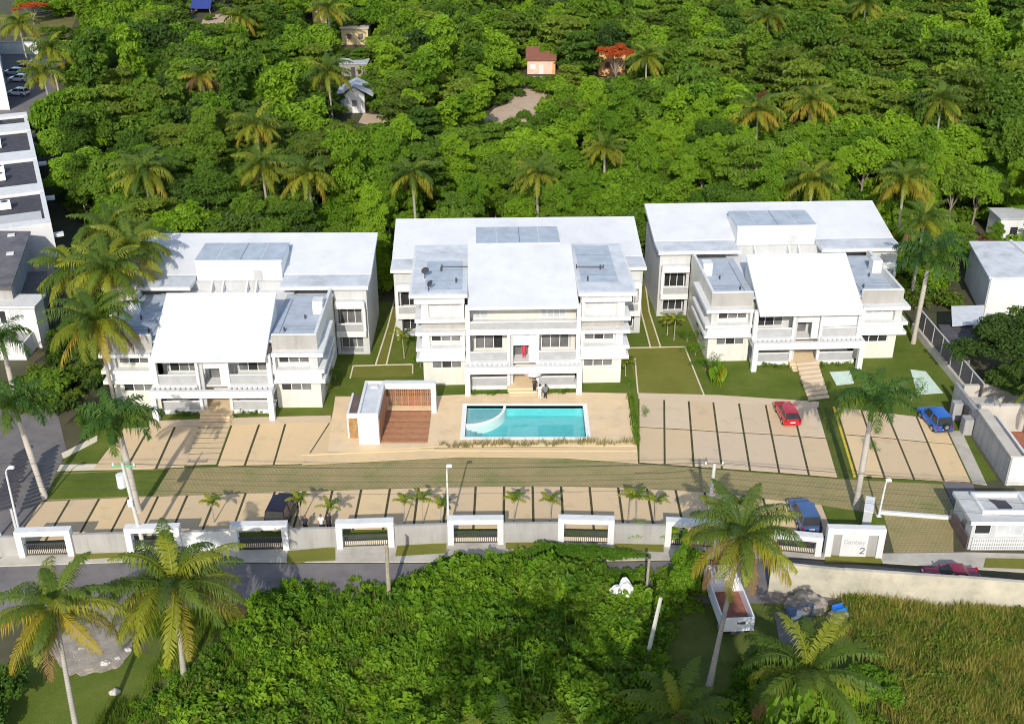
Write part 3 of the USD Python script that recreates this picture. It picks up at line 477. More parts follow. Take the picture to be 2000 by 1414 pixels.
# ================================================================ POOL HOUSE / PERGOLA
ph = thing('pool_pergola', 'white pool pergola with a thick side wall, rear beam and timber deck', 'pergola', (0, 0, 0))
y0, y1 = 90.75, 97.3
obj('side_wall', MB().box(-14.55, -12.6, y0, y1, 0, 3.25), 'white', ph)
obj('roof_parapet', MB().box(-14.55, -14.3, y0, y1, 3.25, 3.5).box(-12.85, -12.6, y0, y1, 3.25, 3.5).box(-14.3, -12.85, y1 - .25, y1, 3.25, 3.5).box(-14.3, -12.85, y0, y0 + .2, 3.25, 3.5), 'white', ph)
obj('roof_membrane', MB().box(-14.3, -12.85, y0 + .2, y1 - .25, 3.2, 3.28), 'membrane_light', ph)
obj('roof_hatch', MB().box(-13.9, -13.2, y1 - 1.2, y1 - .5, 3.27, 3.42), 'white', ph)
obj('rear_beam', MB().box(-12.59, -7.55, y1 - .6, y1 + .05, 2.85, 3.5), 'white', ph)
obj('rear_post', MB().box(-8.05, -7.55, y1 - .6, y1 + .05, 0, 2.85), 'white', ph)
for k in range(14): obj('cladding_board', MB().box(-12.59, -12.54, y0 + .25 + k * .45, y0 + .25 + k * .45 + .42, .12, 2.8), 'wood' if k % 3 else 'wood_b', ph)
ndk = 22
for k in range(ndk):
    ya = y0 + .35 + k * (y1 - y0 - .5) / ndk; obj('deck_plank', MB().box(-12.5, -8.1, ya, ya + (y1 - y0 - .5) / ndk - .055, .121, .205 + .012 * (k % 2)), 'wood' if k % 4 == 1 else 'wood_b', ph)
obj('deck_bearer', MB().box(-12.52, -8.08, y0 + .3, y1 - .12, .10, .12), 'joint', ph)
for k in range(20): obj('screen_slat', MB().box(-12.45 + k * .215, -12.45 + k * .215 + .15, y1 + .7, y1 + .74, .1, 2.1), 'wood' if k % 3 else 'wood_b', ph)
obj('screen_rail', MB().box(-12.5, -8.1, y1 + .75, y1 + .81, .4, .5).box(-12.5, -8.1, y1 + .75, y1 + .81, 1.7, 1.8), 'wood', ph)
obj('rear_step', MB().box(-12.5, -8.1, y1 - .10, y1 + .65, .12, .26), 'deck_tan', ph)
sh = thing('changing_block', 'low white changing block with timber front, left of the pergola wall', 'outbuilding', (0, 0, 0))
obj('wall', MB().box(-15.75, -14.56, y0 + 1.2, y1 - 1.2, 0, 2.5), 'white', sh); obj('parapet', MB().box(-15.75, -15.55, y0 + 1.2, y1 - 1.2, 2.5, 2.75).box(-15.55, -14.56, y0 + 1.2, y0 + 1.4, 2.5, 2.75), 'white', sh); obj('roof', MB().box(-15.55, -14.56, y0 + 1.4, y1 - 1.2, 2.5, 2.56), 'tile_brown', sh)
for k in range(5): obj('timber_board', MB().box(-15.6 + k * .2, -15.42 + k * .2, y0 + 1.14, y0 + 1.2, .1, 2.3), 'wood_gold', sh)
# ================================================================ NEIGHBOURS
def outline(mat, P, zz, t=.25, h=.5):
    m = MB()
    for a, b_ in zip(P, P[1:] + P[:1]): m.bar(a, b_, t, zz, zz + h)
    return m
# terraced white row at the left edge
A, D = np.array([-80.61, 183.54]), np.array([.4062, -.9138]); N = np.array([-.9138, -.4062])
def rw(a, b_): p = A + D * a + N * b_; return (float(p[0]), float(p[1]))
row = thing('terrace_row', 'white row of houses with dark sunken roof terraces at the left edge', 'terraced houses', (0, 0, 0))
def quad(a0, a1, b0, b1): return [rw(a0, b0), rw(a1, b0), rw(a1, b1), rw(a0, b1)]
obj('wall', MB().prism(quad(0, 57.5, 0, 26), 0, 7.1), 'white', row)
cells = [(2.0, 6.8), (11.6, 23.4), (28.0, 40.4), (44.0, 55.6)]
edges = [0] + [e for c_ in cells for e in c_] + [57.5]
for a0, a1 in zip(edges[::2], edges[1::2]): obj('roof_band', MB().prism(quad(a0, a1, 0, 26), 7.1, 7.6), 'white', row)
for a0, a1 in cells:
    for b0 in (0, 6.6, 13.2, 19.8, 25.4): obj('party_wall', MB().prism(quad(a0 + .002, a1 - .002, b0, b0 + .6), 7.1, 7.5), 'white', row)
    for b0 in (.6, 7.2, 13.8, 20.4): obj('terrace_floor', MB().prism(quad(a0 + .004, a1 - .004, b0 + .004, b0 + (5.992 if b0 < 20 else 4.99)), 7.12, 7.16), 'slate', row)
    obj('side_ledge', MB().prism(quad(a1 + .5, a1 + 1.3, -1.2, -.002), 5.4, 5.8), 'white', row)
for i in range(3): f = obj('window', MB().prism(quad(8 + 18 * i, 9.6 + 18 * i, -.06, -.002), 2.5, 4.0), 'frame_white', row); obj('pane', MB().prism(quad(8.1 + 18 * i, 9.5 + 18 * i, -.08, -.061), 2.6, 3.9), 'glass_dark', f)
obj('awning', MB().prism(quad(51.5, 54.9, .9, 6.2), 7.2, 7.3), 'light_grey', row)
acs = [(15.5, 5.2, 'upper white air conditioner on the second roof terrace from the back'), (18.6, 5.2, 'lower white air conditioner on the second roof terrace from the back'), (32.0, 5.2, 'upper white air conditioner on the third roof terrace from the back'), (35.6, 5.2, 'lower white air conditioner on the third roof terrace from the back'), (48.5, 5.0, 'white air conditioner on the nearest large roof terrace'), (4.4, 5.4, 'small white air conditioner on the farthest roof terrace')]
ac0 = thing('air_conditioner', acs[0][2], 'air conditioner', (0, 0, 0)); obj('case', MB().box(-.7, .7, -.6, .6, .1, 1.0), 'frame_white', ac0); obj('fan_grille', MB().cyl((0, 0, 1.02), .42, .04), 'dark_metal', ac0); obj('foot', MB().box(-.6, .6, -.5, .5, 0, .1), 'dark_metal', ac0)
for a, b_, l in acs: p = rw(a, b_); dup(ac0, (p[0], p[1], 7.16), 24, label=l, group='air conditioners on the roof terraces')
# far left building and its wall
fb = thing('apartment_building', 'pale building with small dark windows, cut off by the upper left edge', 'building', (0, 0, 0))
q = [(-96.9, 214), (-106.0, 238), (-130, 238), (-130, 214)]
obj('wall', MB().prism([(-97.0, 213.8), (-118.4, 262), (-140, 262), (-140, 213.8)], 0, 8.5), 'white', fb); obj('roof', MB().prism([(-96.9, 213.6), (-118.3, 262.2), (-140, 262.2), (-140, 213.6)], 8.5, 8.8), 'light_grey', fb)
for i in range(4):
    for z in (1.6, 4.9):
        u = .1 + .22 * i; c_ = (-97 - 21.4 * u, 213.8 + 48.2 * u); f = obj('window', MB().rbox((c_[0] + .03, c_[1]), (1.4, .16), math.atan2(48.2, -21.4), z, z + 1.8), 'frame_white', fb); obj('pane', MB().rbox((c_[0] + .12, c_[1] + .03), (1.2, .06), math.atan2(48.2, -21.4), z + .1, z + 1.7), 'glass_dark', f)
fw = thing('boundary_wall', 'white wall behind the small car park at the upper left', 'wall', (0, 0, 0)); obj('wall', MB().bar((-140, 264.2), (-110.28, 263.90), .4, 0, 2.6), 'white', fw); obj('coping', MB().bar((-140, 264.2), (-110.28, 263.90), .6, 2.6, 2.75), 'light_grey', fw)
# dark sheet roofs and white houses left, below the row
dr = thing('shed', 'dark corrugated sheet roofed shed at the left edge, below the white row', 'shed', (0, 0, 0))
obj('roof', MB().prism([(-66.10, 128.00), (-58.48, 127.65), (-54.15, 110.87), (-58.70, 110.87)], 7.55, 7.7), 'corrugated', dr); obj('wall', MB().prism([(-65.60, 127.48), (-58.94, 127.14), (-55.28, 113.01), (-59.39, 113.01)], 0, 7.54), 'wall_grey', dr)
for c_ in ((-60.29, 126.27), (-58.05, 120.34)): obj('roof_light', MB().rbox(c_, (.8, .8), .3, 7.7, 7.82), 'white', dr)
dr2 = thing('shed', 'brown corrugated lean-to roof among the left palms', 'shed', (0, 0, 0))
obj('roof', MB().prism([(-58.42, 123.65), (-55.84, 123.97), (-54.10, 116.44), (-56.91, 115.87)], 3.85, 4.0), 'corrugated', dr2); obj('wall', MB().prism([(-58.15, 123.50), (-56.25, 123.65), (-54.76, 117.47), (-57.12, 117.18)], 0, 3.84), 'wall_grey', dr2)
wh = thing('white_house', 'white flat-roofed house with an arched upper window at the left edge', 'house', (0, 0, 0))
yw, xr = 111.5, -52.5
obj('wall', MB().wall(xr - 13.4, xr, 0, 5.0, yw, yw + .3, [(xr - 4.8, xr - 3.3, 2.9, 4.5), (xr - 2.8, xr - 1.3, 2.7, 4.6), (xr - 7.9, xr - 5.6, 2.5, 4.6)]).box(xr - 13.4, xr, yw + .3, yw + 2.6, 0, 5.0), 'white', wh)
obj('roof', MB().box(xr - 13.6, xr + .3, yw - .5, yw + 2.9, 5.0, 5.25), 'white', wh); obj('terrace', MB().box(xr - 13.4, xr - .6, yw - 3.0, yw - .002, 0, 2.0), 'white', wh); obj('terrace_floor', MB().box(xr - 13.2, xr - .8, yw - 2.8, yw - .3, 2.0, 2.02), 'wall_grey', wh)
window(wh, xr - 4.8, xr - 3.3, 2.9, 4.5, yw + .1, 2, 'glass_dark'); window(wh, xr - 2.8, xr - 1.3, 2.7, 4.6, yw + .1, 3, 'glass_curtain'); window(wh, xr - 7.9, xr - 5.6, 2.5, 4.6, yw + .1, 2, 'glass_dark')
sr = thing('pool_shade_roof', 'slatted dark roof at the left edge beside the royal palm', 'roof', (0, 0, 0))
for k in range(14): p, q2 = lerp((-44.54, 84.80), (-43.13, 76.10), k / 13), lerp((-43.65, 86.54), (-41.45, 77.20), k / 13); obj('slat', MB().bar(p, q2, .38, 2.5, 2.62), 'slate', sr)
for c_ in ((-44.28, 84.37), (-43.63, 86.01), (-41.88, 77.20), (-42.91, 76.39)): obj('post', MB().rbox(c_, (.2, .2), 0, 0, 2.5), 'light_grey', sr)
# houses in the forest
h1 = thing('gabled_house', 'small white gabled house with a grey roof in the forest', 'house', (-30.0, 211.5, 0), 2)
obj('wall', MB().box(-1.9, 1.9, .0, 6.5, 0, 3.4).add([(-1.9, 0, 3.4), (1.9, 0, 3.4), (0, 0, 4.9), (-1.9, 6.5, 3.4), (1.9, 6.5, 3.4), (0, 6.5, 4.9)], [(0, 1, 2), (3, 5, 4), (0, 2, 5), (0, 5, 3), (1, 4, 5), (1, 5, 2)]), 'white', h1)
for s in (-1, 1): obj('roof', MB().add([(0, -.4, 5.1), (s * 3.6, -.4, 3.2), (s * 3.6, 7, 3.2), (0, 7, 5.1), (0, -.4, 5.25), (s * 3.6, -.4, 3.35), (s * 3.6, 7, 3.35), (0, 7, 5.25)], [(0, 1, 2, 3), (4, 7, 6, 5), (0, 4, 5, 1), (1, 5, 6, 2), (2, 6, 7, 3), (3, 7, 4, 0)]), 'zinc', h1)
f = obj('window', MB().box(-.6, .5, -.05, .0, 1.2, 2.5), 'zinc', h1); obj('pane', MB().box(-.5, .4, -.07, -.051, 1.3, 2.4), 'glass_grey', f); obj('porch', MB().box(-2.6, -1.9, -.3, 2, 0, 2.4), 'zinc', h1)
h2 = thing('brick_house', 'small pink house with a rusty red sheet roof in the forest', 'house', (6.3, 243.6, 0), 0)
obj('wall', MB().box(-3.0, 3.0, 0, 5, 0, 3.1), 'wall_pink', h2); obj('roof', MB().profx([(-.5, 3.0), (5.6, 4.6), (5.6, 4.75), (-.5, 3.15)], -3.3, 3.3), 'rust_red', h2); obj('side_wall', MB().box(2.4, 3.06, -.12, .0, 0, 3.0), 'wall_orange', h2)
obj('door', MB().box(-.4, .5, -.05, 0, 0, 2.0), 'white', h2); obj('window', MB().box(-2.4, -1.2, -.05, 0, 1, 2.1), 'white', h2); obj('rear_roof', MB().box(-2, 1.5, 5.6, 9, 3.6, 3.75), 'slate', h2)
h3 = thing('orange_house', 'orange rendered house beneath the flame tree in the forest', 'house', (21.6, 242.0, 0), 0)
obj('wall', MB().box(-2.9, 2.7, 0, 6, 0, 5.4), 'wall_orange', h3); obj('roof', MB().box(-3.2, 3.0, -.3, 6.3, 5.4, 5.6), 'rust_red', h3); obj('yard_wall', MB().box(-1.6, 2.6, -6, -5.7, 0, 1.2), 'tile_brown', h3); f = obj('window', MB().box(-1.6, -.6, -.06, 0, 1.8, 3), 'tile_brown', h3)
h4 = thing('tarpaulin_shelter', 'blue tarpaulin shelter beside the bare sandy patch at the top', 'shelter', (-85.00, 316.93, 0), 0)
obj('tarpaulin', MB().profx([(-2.6, 1.4), (0, 3.2), (2.6, 1.6), (2.6, 1.75), (0, 3.4), (-2.6, 1.55)], -2.8, 2.8), 'tarp_blue', h4)
for x in (-2.5, 2.5): obj('pole', MB().box(x - .08, x + .08, -2.4, -2.2, 0, 1.6), 'pole_wood', h4); obj('pole', MB().box(x - .08, x + .08, 2.2, 2.4, 0, 1.7), 'pole_wood', h4)
h5 = thing('yellow_house', 'ochre yellow house half hidden by trees near the top', 'house', (-37.81, 274.23, 0), 0)
obj('wall', MB().box(-3.2, 3.2, 0, 6, 0, 3.8), 'wall_yellow', h5); obj('roof', MB().box(-3.5, 3.5, -.4, 6.3, 3.8, 4.05), 'concrete', h5); obj('window', MB().box(-2, -.8, -.06, 0, 1.4, 2.6), 'tile_brown', h5); obj('window', MB().box(.8, 2, -.06, 0, 1.4, 2.6), 'tile_brown', h5)
h6 = thing('grey_shed', 'low grey concrete shed behind the white gabled house', 'shed', (-34.16, 241.39, 0), 0)
obj('wall', MB().box(-3, 3, 0, 5, 0, 2.6), 'heap_grey', h6); obj('roof', MB().box(-3.2, 3.2, -.3, 5.2, 2.6, 2.75), 'zinc', h6); obj('door', MB().box(-.4, .5, -.05, 0, 0, 2.0), 'dark_metal', h6)
h7 = thing('yellow_house', 'small pale yellow house under a palm at the upper edge', 'house', (-50.49, 301.42, 0), 0)
obj('wall', MB().box(-1.8, 1.8, 0, 4, 0, 3.2), 'wall_yellow', h7); obj('roof', MB().profx([(-.3, 3.2), (2, 4.2), (4.3, 3.2), (4.3, 3.3), (2, 4.35), (-.3, 3.3)], -2, 2), 'rust_red', h7)
for nm, q in (('sandy_clearing', [(-5.27, 206.07), (-4.22, 201.18), (-1.40, 200.50), (0.74, 198.47), (2.82, 201.86), (3.28, 207.51), (5.09, 211.18), (4.83, 218.08), (6.77, 222.91), (7.59, 229.64), (9.71, 235.84), (4.35, 237.66), (2.32, 229.64), (0.00, 226.23), (-0.81, 218.08), (-3.38, 214.97)]), ('sandy_clearing', [(-80.07, 290.51), (-83.27, 311.60), (-76.29, 317.70), (-70.75, 298.62), (-72.91, 290.51)]), ('sandy_clearing', [(-28.56, 204.65), (-23.92, 201.18), (-22.30, 208.96), (-28.38, 211.18)]), ('sandy_clearing', [(4.41, 241.39), (10.98, 240.45), (11.61, 230.08), (6.30, 228.78)])): sheet(nm, q, .03, 'sand')
# right-hand neighbours
rb = thing('concrete_house', 'grey flat-roofed concrete house with a white front beyond the dark fence', 'house', (0, 0, 0))
obj('wall', MB().prism([(55.6, 119.6), (72, 119.6), (72, 130.5), (57.4, 130.5)], 0, 5.0), 'light_grey', rb); obj('front', MB().box(55.7, 72, 119.45, 119.59, 0, 5.0), 'white', rb)
obj('roof', MB().prism([(55.3, 119.3), (72.3, 119.3), (72.3, 130.8), (57.1, 130.8)], 5.0, 5.2), 'membrane_light', rb); obj('roof_kerb', MB().bar((62.6, 119.6), (62.2, 130.6), .3, 5.2, 5.5), 'white', rb)
rb2 = thing('white_outhouse', 'small white outhouse among red shrubs at the right edge', 'outhouse', (66.5, 143.5, 0)); obj('wall', MB().box(0, 6, 0, 4, 0, 3.4), 'white', rb2); obj('roof', MB().box(-.2, 6.2, -.2, 4.2, 3.4, 3.6), 'light_grey', rb2); obj('window', MB().box(1.5, 2.5, -.05, 0, 1.2, 2.3), 'glass_dark', rb2)
lt = thing('lean_to_roof', 'rusty lean-to with a torn white sheet roof beside the concrete house', 'lean-to', (0, 0, 0))
obj('sheet', MB().prism([(50.19, 116.10), (54.04, 116.38), (52.08, 111.47), (48.50, 110.95)], 2.9, 3.0), 'galvanised', lt); obj('sheet', MB().prism([(47.37, 112.05), (51.24, 112.05), (48.49, 103.83), (46.52, 104.78)], 2.5, 2.6), 'dark_roof', lt)
obj('wall', MB().prism([(47.73, 111.68), (50.86, 111.68), (48.73, 105.41), (47.27, 105.89)], 0, 2.45), 'wall_grey', lt)
obj('post', MB().rbox((51.17, 116.68), (.2, .2), 0, 0, 2.4), 'pole_wood', lt)
# dark boundary fence on its concrete base
fc = thing('boundary_fence', 'dark panel fence on a pale concrete base right of the right block', 'fence', (0, 0, 0))
F0, F1 = (46.3, 116.0), (46.9, 97.6)
obj('base', MB().bar(F0, F1, .5, 0, .9), 'concrete', fc)
for k in range(7):
    a, b_ = lerp(F0, F1, k / 7), lerp(F0, F1, (k + 1) / 7); obj('panel', MB().bar((a[0] + .1, a[1]), (b_[0] + .1, b_[1] + .06), .08, .9, 2.9), 'fence_panel', fc); obj('post', MB().rbox((a[0] + .1, a[1]), (.16, .16), 0, .9, 3.0), 'light_grey', fc)
obj('top_rail', MB().bar((F0[0] + .1, F0[1]), (F1[0] + .1, F1[1]), .14, 2.92, 3.02), 'light_grey', fc)
# concrete-block compound by the gatehouse
ub = thing('block_compound', 'unrendered grey block compound with a walled yard at the right edge', 'building', (0, 0, 0))
obj('wall', MB().bar((44.7, 98.6), (44.75, 92.6), .3, 0, 2.6), 'wall_grey', ub); obj('wall', MB().bar((44.75, 92.6), (44.5, 84.0), .4, 0, 2.9), 'wall_grey', ub)
obj('coping', MB().bar((44.95, 92.4), (44.75, 84.0), 1.0, 2.9, 3.05), 'concrete', ub); obj('wall', MB().bar((44.4, 84.1), (52, 84.4), .4, 0, 2.9), 'white', ub)
obj('yard_floor', MB().prism([(46.2, 84.4), (52, 84.4), (52, 92.5), (46.0, 92.5)], 0, .5), 'brick_red', ub); obj('inner_wall', MB().bar((46.2, 92.0), (46.1, 84.6), .25, .5, 2.6), 'white', ub)
obj('rear_wall', MB().bar((44.9, 93.0), (52, 93.0), .5, 0, 3.2), 'concrete', ub); obj('rear_wall', MB().bar((45.4, 98.4), (52, 98.4), .4, 0, 2.4), 'concrete', ub); obj('tank_base', MB().box(45.6, 48.2, 94.2, 97.0, 0, 1.8), 'concrete', ub); obj('buttress', MB().box(43.6, 44.45, 92.6, 93.6, 0, 1.7).box(43.5, 44.4, 95.4, 96.2, 0, 1.9), 'wall_grey', ub)
obj('opening', MB().box(44.3, 44.53, 93.8, 94.9, .3, 2.1), 'dark_metal', ub)
# gatehouse
gh = thing('gatehouse', 'white gatehouse with a raised roof frame and barred front beside the entrance', 'gatehouse', (0, 0, 0))
gx0, gx1, gy0, gy1 = 37.2, 44.5, 74.2, 78.6
obj('wall', MB().wall(gx0 + .3, gx1, 0, 2.7, gy0 + .3, gy0 + .5, [(gx0 + .55, gx0 + 1.9, 1.5, 2.5), (gx0 + 2.3, gx0 + 4.6, 1.3, 2.5)]).box(gx0 + .3, gx0 + .5, gy0 + .5, gy1 - .3, 0, 2.7).box(gx0 + .5, gx1, gy1 - .5, gy1 - .3, 0, 2.7), 'light_grey', gh)
obj('roof', MB().box(gx0, gx1, gy0, gy1, 2.7, 2.98), 'light_grey', gh); obj('fascia', MB().box(gx0 - .04, gx1, gy0 - .05, gy0 - .002, 2.66, 3.02), 'white', gh)
obj('roof_frame', MB().box(gx0 + 1.2, gx1 - 2.0, gy0 + 1.0, gy0 + 1.25, 2.98, 3.35).box(gx0 + 1.2, gx1 - 2.0, gy1 - .9, gy1 - .65, 2.98, 3.35).box(gx0 + 1.2, gx0 + 1.45, gy0 + 1.25, gy1 - .9, 2.98, 3.35).box(gx1 - 2.25, gx1 - 2.0, gy0 + 1.25, gy1 - .9, 2.98, 3.35), 'white', gh)
obj('roof_stain', MB().prism([(gx0 + 2.5, gy0 + 3.2), (gx0 + 3.9, gy0 + 3.0), (gx0 + 4.1, gy0 + 2.0), (gx0 + 3.6, gy0 + 1.5), (gx0 + 2.9, gy0 + 1.6), (gx0 + 2.8, gy0 + 2.4)], 2.98, 3.0), 'slate', gh)
window(gh, gx0 + .55, gx0 + 1.9, 1.5, 2.5, gy0 + .36, 1, 'glass_dark'); window(gh, gx0 + 2.3, gx0 + 4.6, 1.3, 2.5, gy0 + .36, 2, 'glass_curtain')
m = MB()
for k in range(24): m.box(gx0 + .5 + k * .19, gx0 + .53 + k * .19, gy0 + .05, gy0 + .09, .15, 1.25)
for z in (.15, .5, .85, 1.25): m.box(gx0 + .45, gx0 + 5.0, gy0 + .04, gy0 + .10, z, z + .05)
obj('railing', m, 'frame_white', gh, kind='stuff'); obj('door', MB().box(gx0 + .28, gx0 + .298, gy0 + 1.4, gy0 + 2.3, 0, 2.1), 'glass_grey', gh)
obj('side_rail', MB().box(gx0 + .1, gx0 + .16, gy0 + .2, gy1 - .6, 0, 1.3), 'tile_brown', gh)
# long rendered wall along the street
lw = thing('roadside_wall', 'long stained cream wall along the near side of the street', 'wall', (0, 0, 0))
obj('wall', MB().bar((20.03, 69.30), (25.41, 68.43), .3, 0, 2.7), 'stain_wall', lw); obj('wall', MB().bar((25.41, 68.43), (33.81, 67.46), .3, 0, 2.75), 'stain_wall', lw); obj('wall', MB().bar((33.81, 67.46), (43.43, 66.15), .3, 0, 2.8), 'stain_wall', lw)
# ================================================================ POLES, LAMPS, WIRES
def lamp(label, base, h, lean, grp='slim lamp posts', reach=1.0):
    t = thing('street_lamp', label, 'street lamp', (base[0], base[1], 0), 0, grp)
    obj('pole', MB().tube([(0, 0, 0), (lean * .5, 0, h * .5), (lean, 0, h)], [.10, .085, .07], 8), 'galvanised', t); obj('base_plate', MB().box(-.2, .2, -.2, .2, 0, .06), 'galvanised', t)
    obj('arm', MB().tube([(lean, 0, h), (lean + .12 * reach, 0, h + .3), (lean + .42 * reach, 0, h + .5)], .05, 6), 'galvanised', t); obj('lamp_head', MB().man(hullb((lean + .42 * reach - .12, lean + .42 * reach + .35, -.13, .13, h + .42, h + .55), (lean + .42 * reach, lean + .42 * reach + .3, -.08, .08, h + .55, h + .63))), 'frame_white', t)
    return t
lamp('slim pale lamp post behind the first gate, at the far left', (-41.49, 76.83), 6.0, .1)
lamp('tall pale lamp post right behind the middle gate frame', (-5.3, 76.4), 6.4, 0, reach=.2)
lamp('slim cream lamp post by the driveway entrance and pillar', (31.57, 79.19), 3.2, .1, reach=.2)
up = thing('utility_pole', 'leaning concrete utility pole with a white transformer drum and green cross arm', 'utility pole', (-30.18, 74.28, 0), 0)
UPH = 8.6
obj('pole', MB().tube([(0, 0, 0), (-.5, .0, UPH)], [.19, .12], 10), 'pole_concrete', up); obj('transformer', MB().cyl((-.85, 0, 6.9), .34, 1.15), 'car_white', up); obj('bracket', MB().box(-.8, -.35, -.06, .06, 6.6, 6.7).box(-.8, -.35, -.06, .06, 7.1, 7.2), 'dark_metal', up)
obj('cross_arm', MB().box(-1.35, .5, -.06, .06, 8.2, 8.32), 'green_paint', up); obj('top_pin', MB().cyl((-.5, 0, 8.8), .05, .9), 'green_paint', up); obj('meter_box', MB().box(-.55, -.15, -.32, -.14, 4.6, 5.2), 'frame_white', up)
for x in (-1.25, .4): obj('insulator', MB().cyl((x, 0, 8.42), .07, .2), 'frame_white', up)
up2 = thing('utility_pole', 'tall grey concrete utility pole behind the palm with orange fronds', 'utility pole', (16.06, 75.26, 0), 0)
obj('pole', MB().tube([(0, 0, 0), (.1, 0, 7.9)], [.2, .13], 10), 'pole_concrete', up2); obj('cross_arm', MB().box(-.75, .9, -.06, .06, 7.7, 7.82), 'pole_wood', up2)
for x in (-.6, .75): obj('insulator', MB().cyl((x, 0, 7.92), .07, .2), 'frame_white', up2)
wpst = thing('timber_post', 'broken pale timber post standing in the shrubs by the street', 'post', (-9.38, 67.70, 0), 0); obj('post', MB().tube([(0, 0, 0), (-.05, .02, 2.6), (.02, 0, 5.3)], [.17, .16, .14], 8), 'pole_wood', wpst); obj('splintered_top', MB().tube([(.02, 0, 5.3), (-.14, .05, 5.55)], [.13, .04], 6), 'pole_wood', wpst)
lp = thing('concrete_post', 'leaning pale concrete post rising from the green shrubs', 'post', (9.64, 61.27, 0), 0); obj('post', MB().tube([(0, 0, 0), (.75, 0.3, 5.6)], [.17, .12], 4), 'pole_concrete', lp); obj('top_bolt', MB().cyl((.75, .3, 5.65), .04, .2), 'dark_metal', lp)
dp = thing('timber_post', 'dark slim timber post between the vine mound and the street', 'post', (10.46, 68.92, 0), 0); obj('post', MB().tube([(0, 0, 0), (.05, 0, 3.4)], [.12, .1], 7), 'pole_wood', dp); obj('cap', MB().cyl((.05, 0, 3.43), .12, .06), 'dark_metal', dp)
fp = thing('utility_pole', 'thin white pole above the flame tree at the top of the forest', 'utility pole', (28.2, 280, 0)); obj('pole', MB().tube([(0, 0, 0), (0, 0, 20)], [.3, .22], 8), 'pole_concrete', fp); obj('cross_arm', MB().box(-1.0, 1.0, -.1, .1, 16.4, 16.7), 'frame_white', fp); obj('box', MB().box(-.5, .1, -.4, .3, 12.6, 13.6), 'frame_white', fp)
def wire(label, a, b_, sag, r=.016):
    t = np.linspace(0, 1, 15)[:, None]; p = np.array(a) * (1 - t) + np.array(b_) * t; p[:, 2] -= sag * 4 * (t * (1 - t))[:, 0]
    obj('overhead_wire', MB().tube(p, r, 4), 'wire', None, label=label, cat='wire', group='overhead street wires')
ux, uy = (-30.18, 74.28); vx, vy = (16.06, 75.26)
for i, (z1_, z2_, dx1, dx2, l) in enumerate(((8.5, 7.98, -1.25, -.6, 'upper'), (8.5, 7.98, .4, .75, 'second'), (7.2, 6.6, -.4, .1, 'third'), (6.0, 5.6, -.3, .1, 'lowest'))):
    wire(l + ' overhead wire between the transformer pole and the tall grey pole', (ux + dx1, uy, z1_), (vx + dx2, vy, z2_), .5)
    wire(l + ' overhead wire running right from the tall grey pole past the name sign', (vx + dx2, vy, z2_), (66, 71.5 - i * .3, z2_ - .6 - .3 * i), .5)
    wire(l + ' overhead wire running left from the transformer pole over the side road', (ux + dx1, uy, z1_), (-70, 76 + i, z1_ - .3), .4)
wire('service wire dropping from the tall grey pole towards the parking bays', (vx, vy, 7.6), (11.19, 85.44, 0.3), .2)
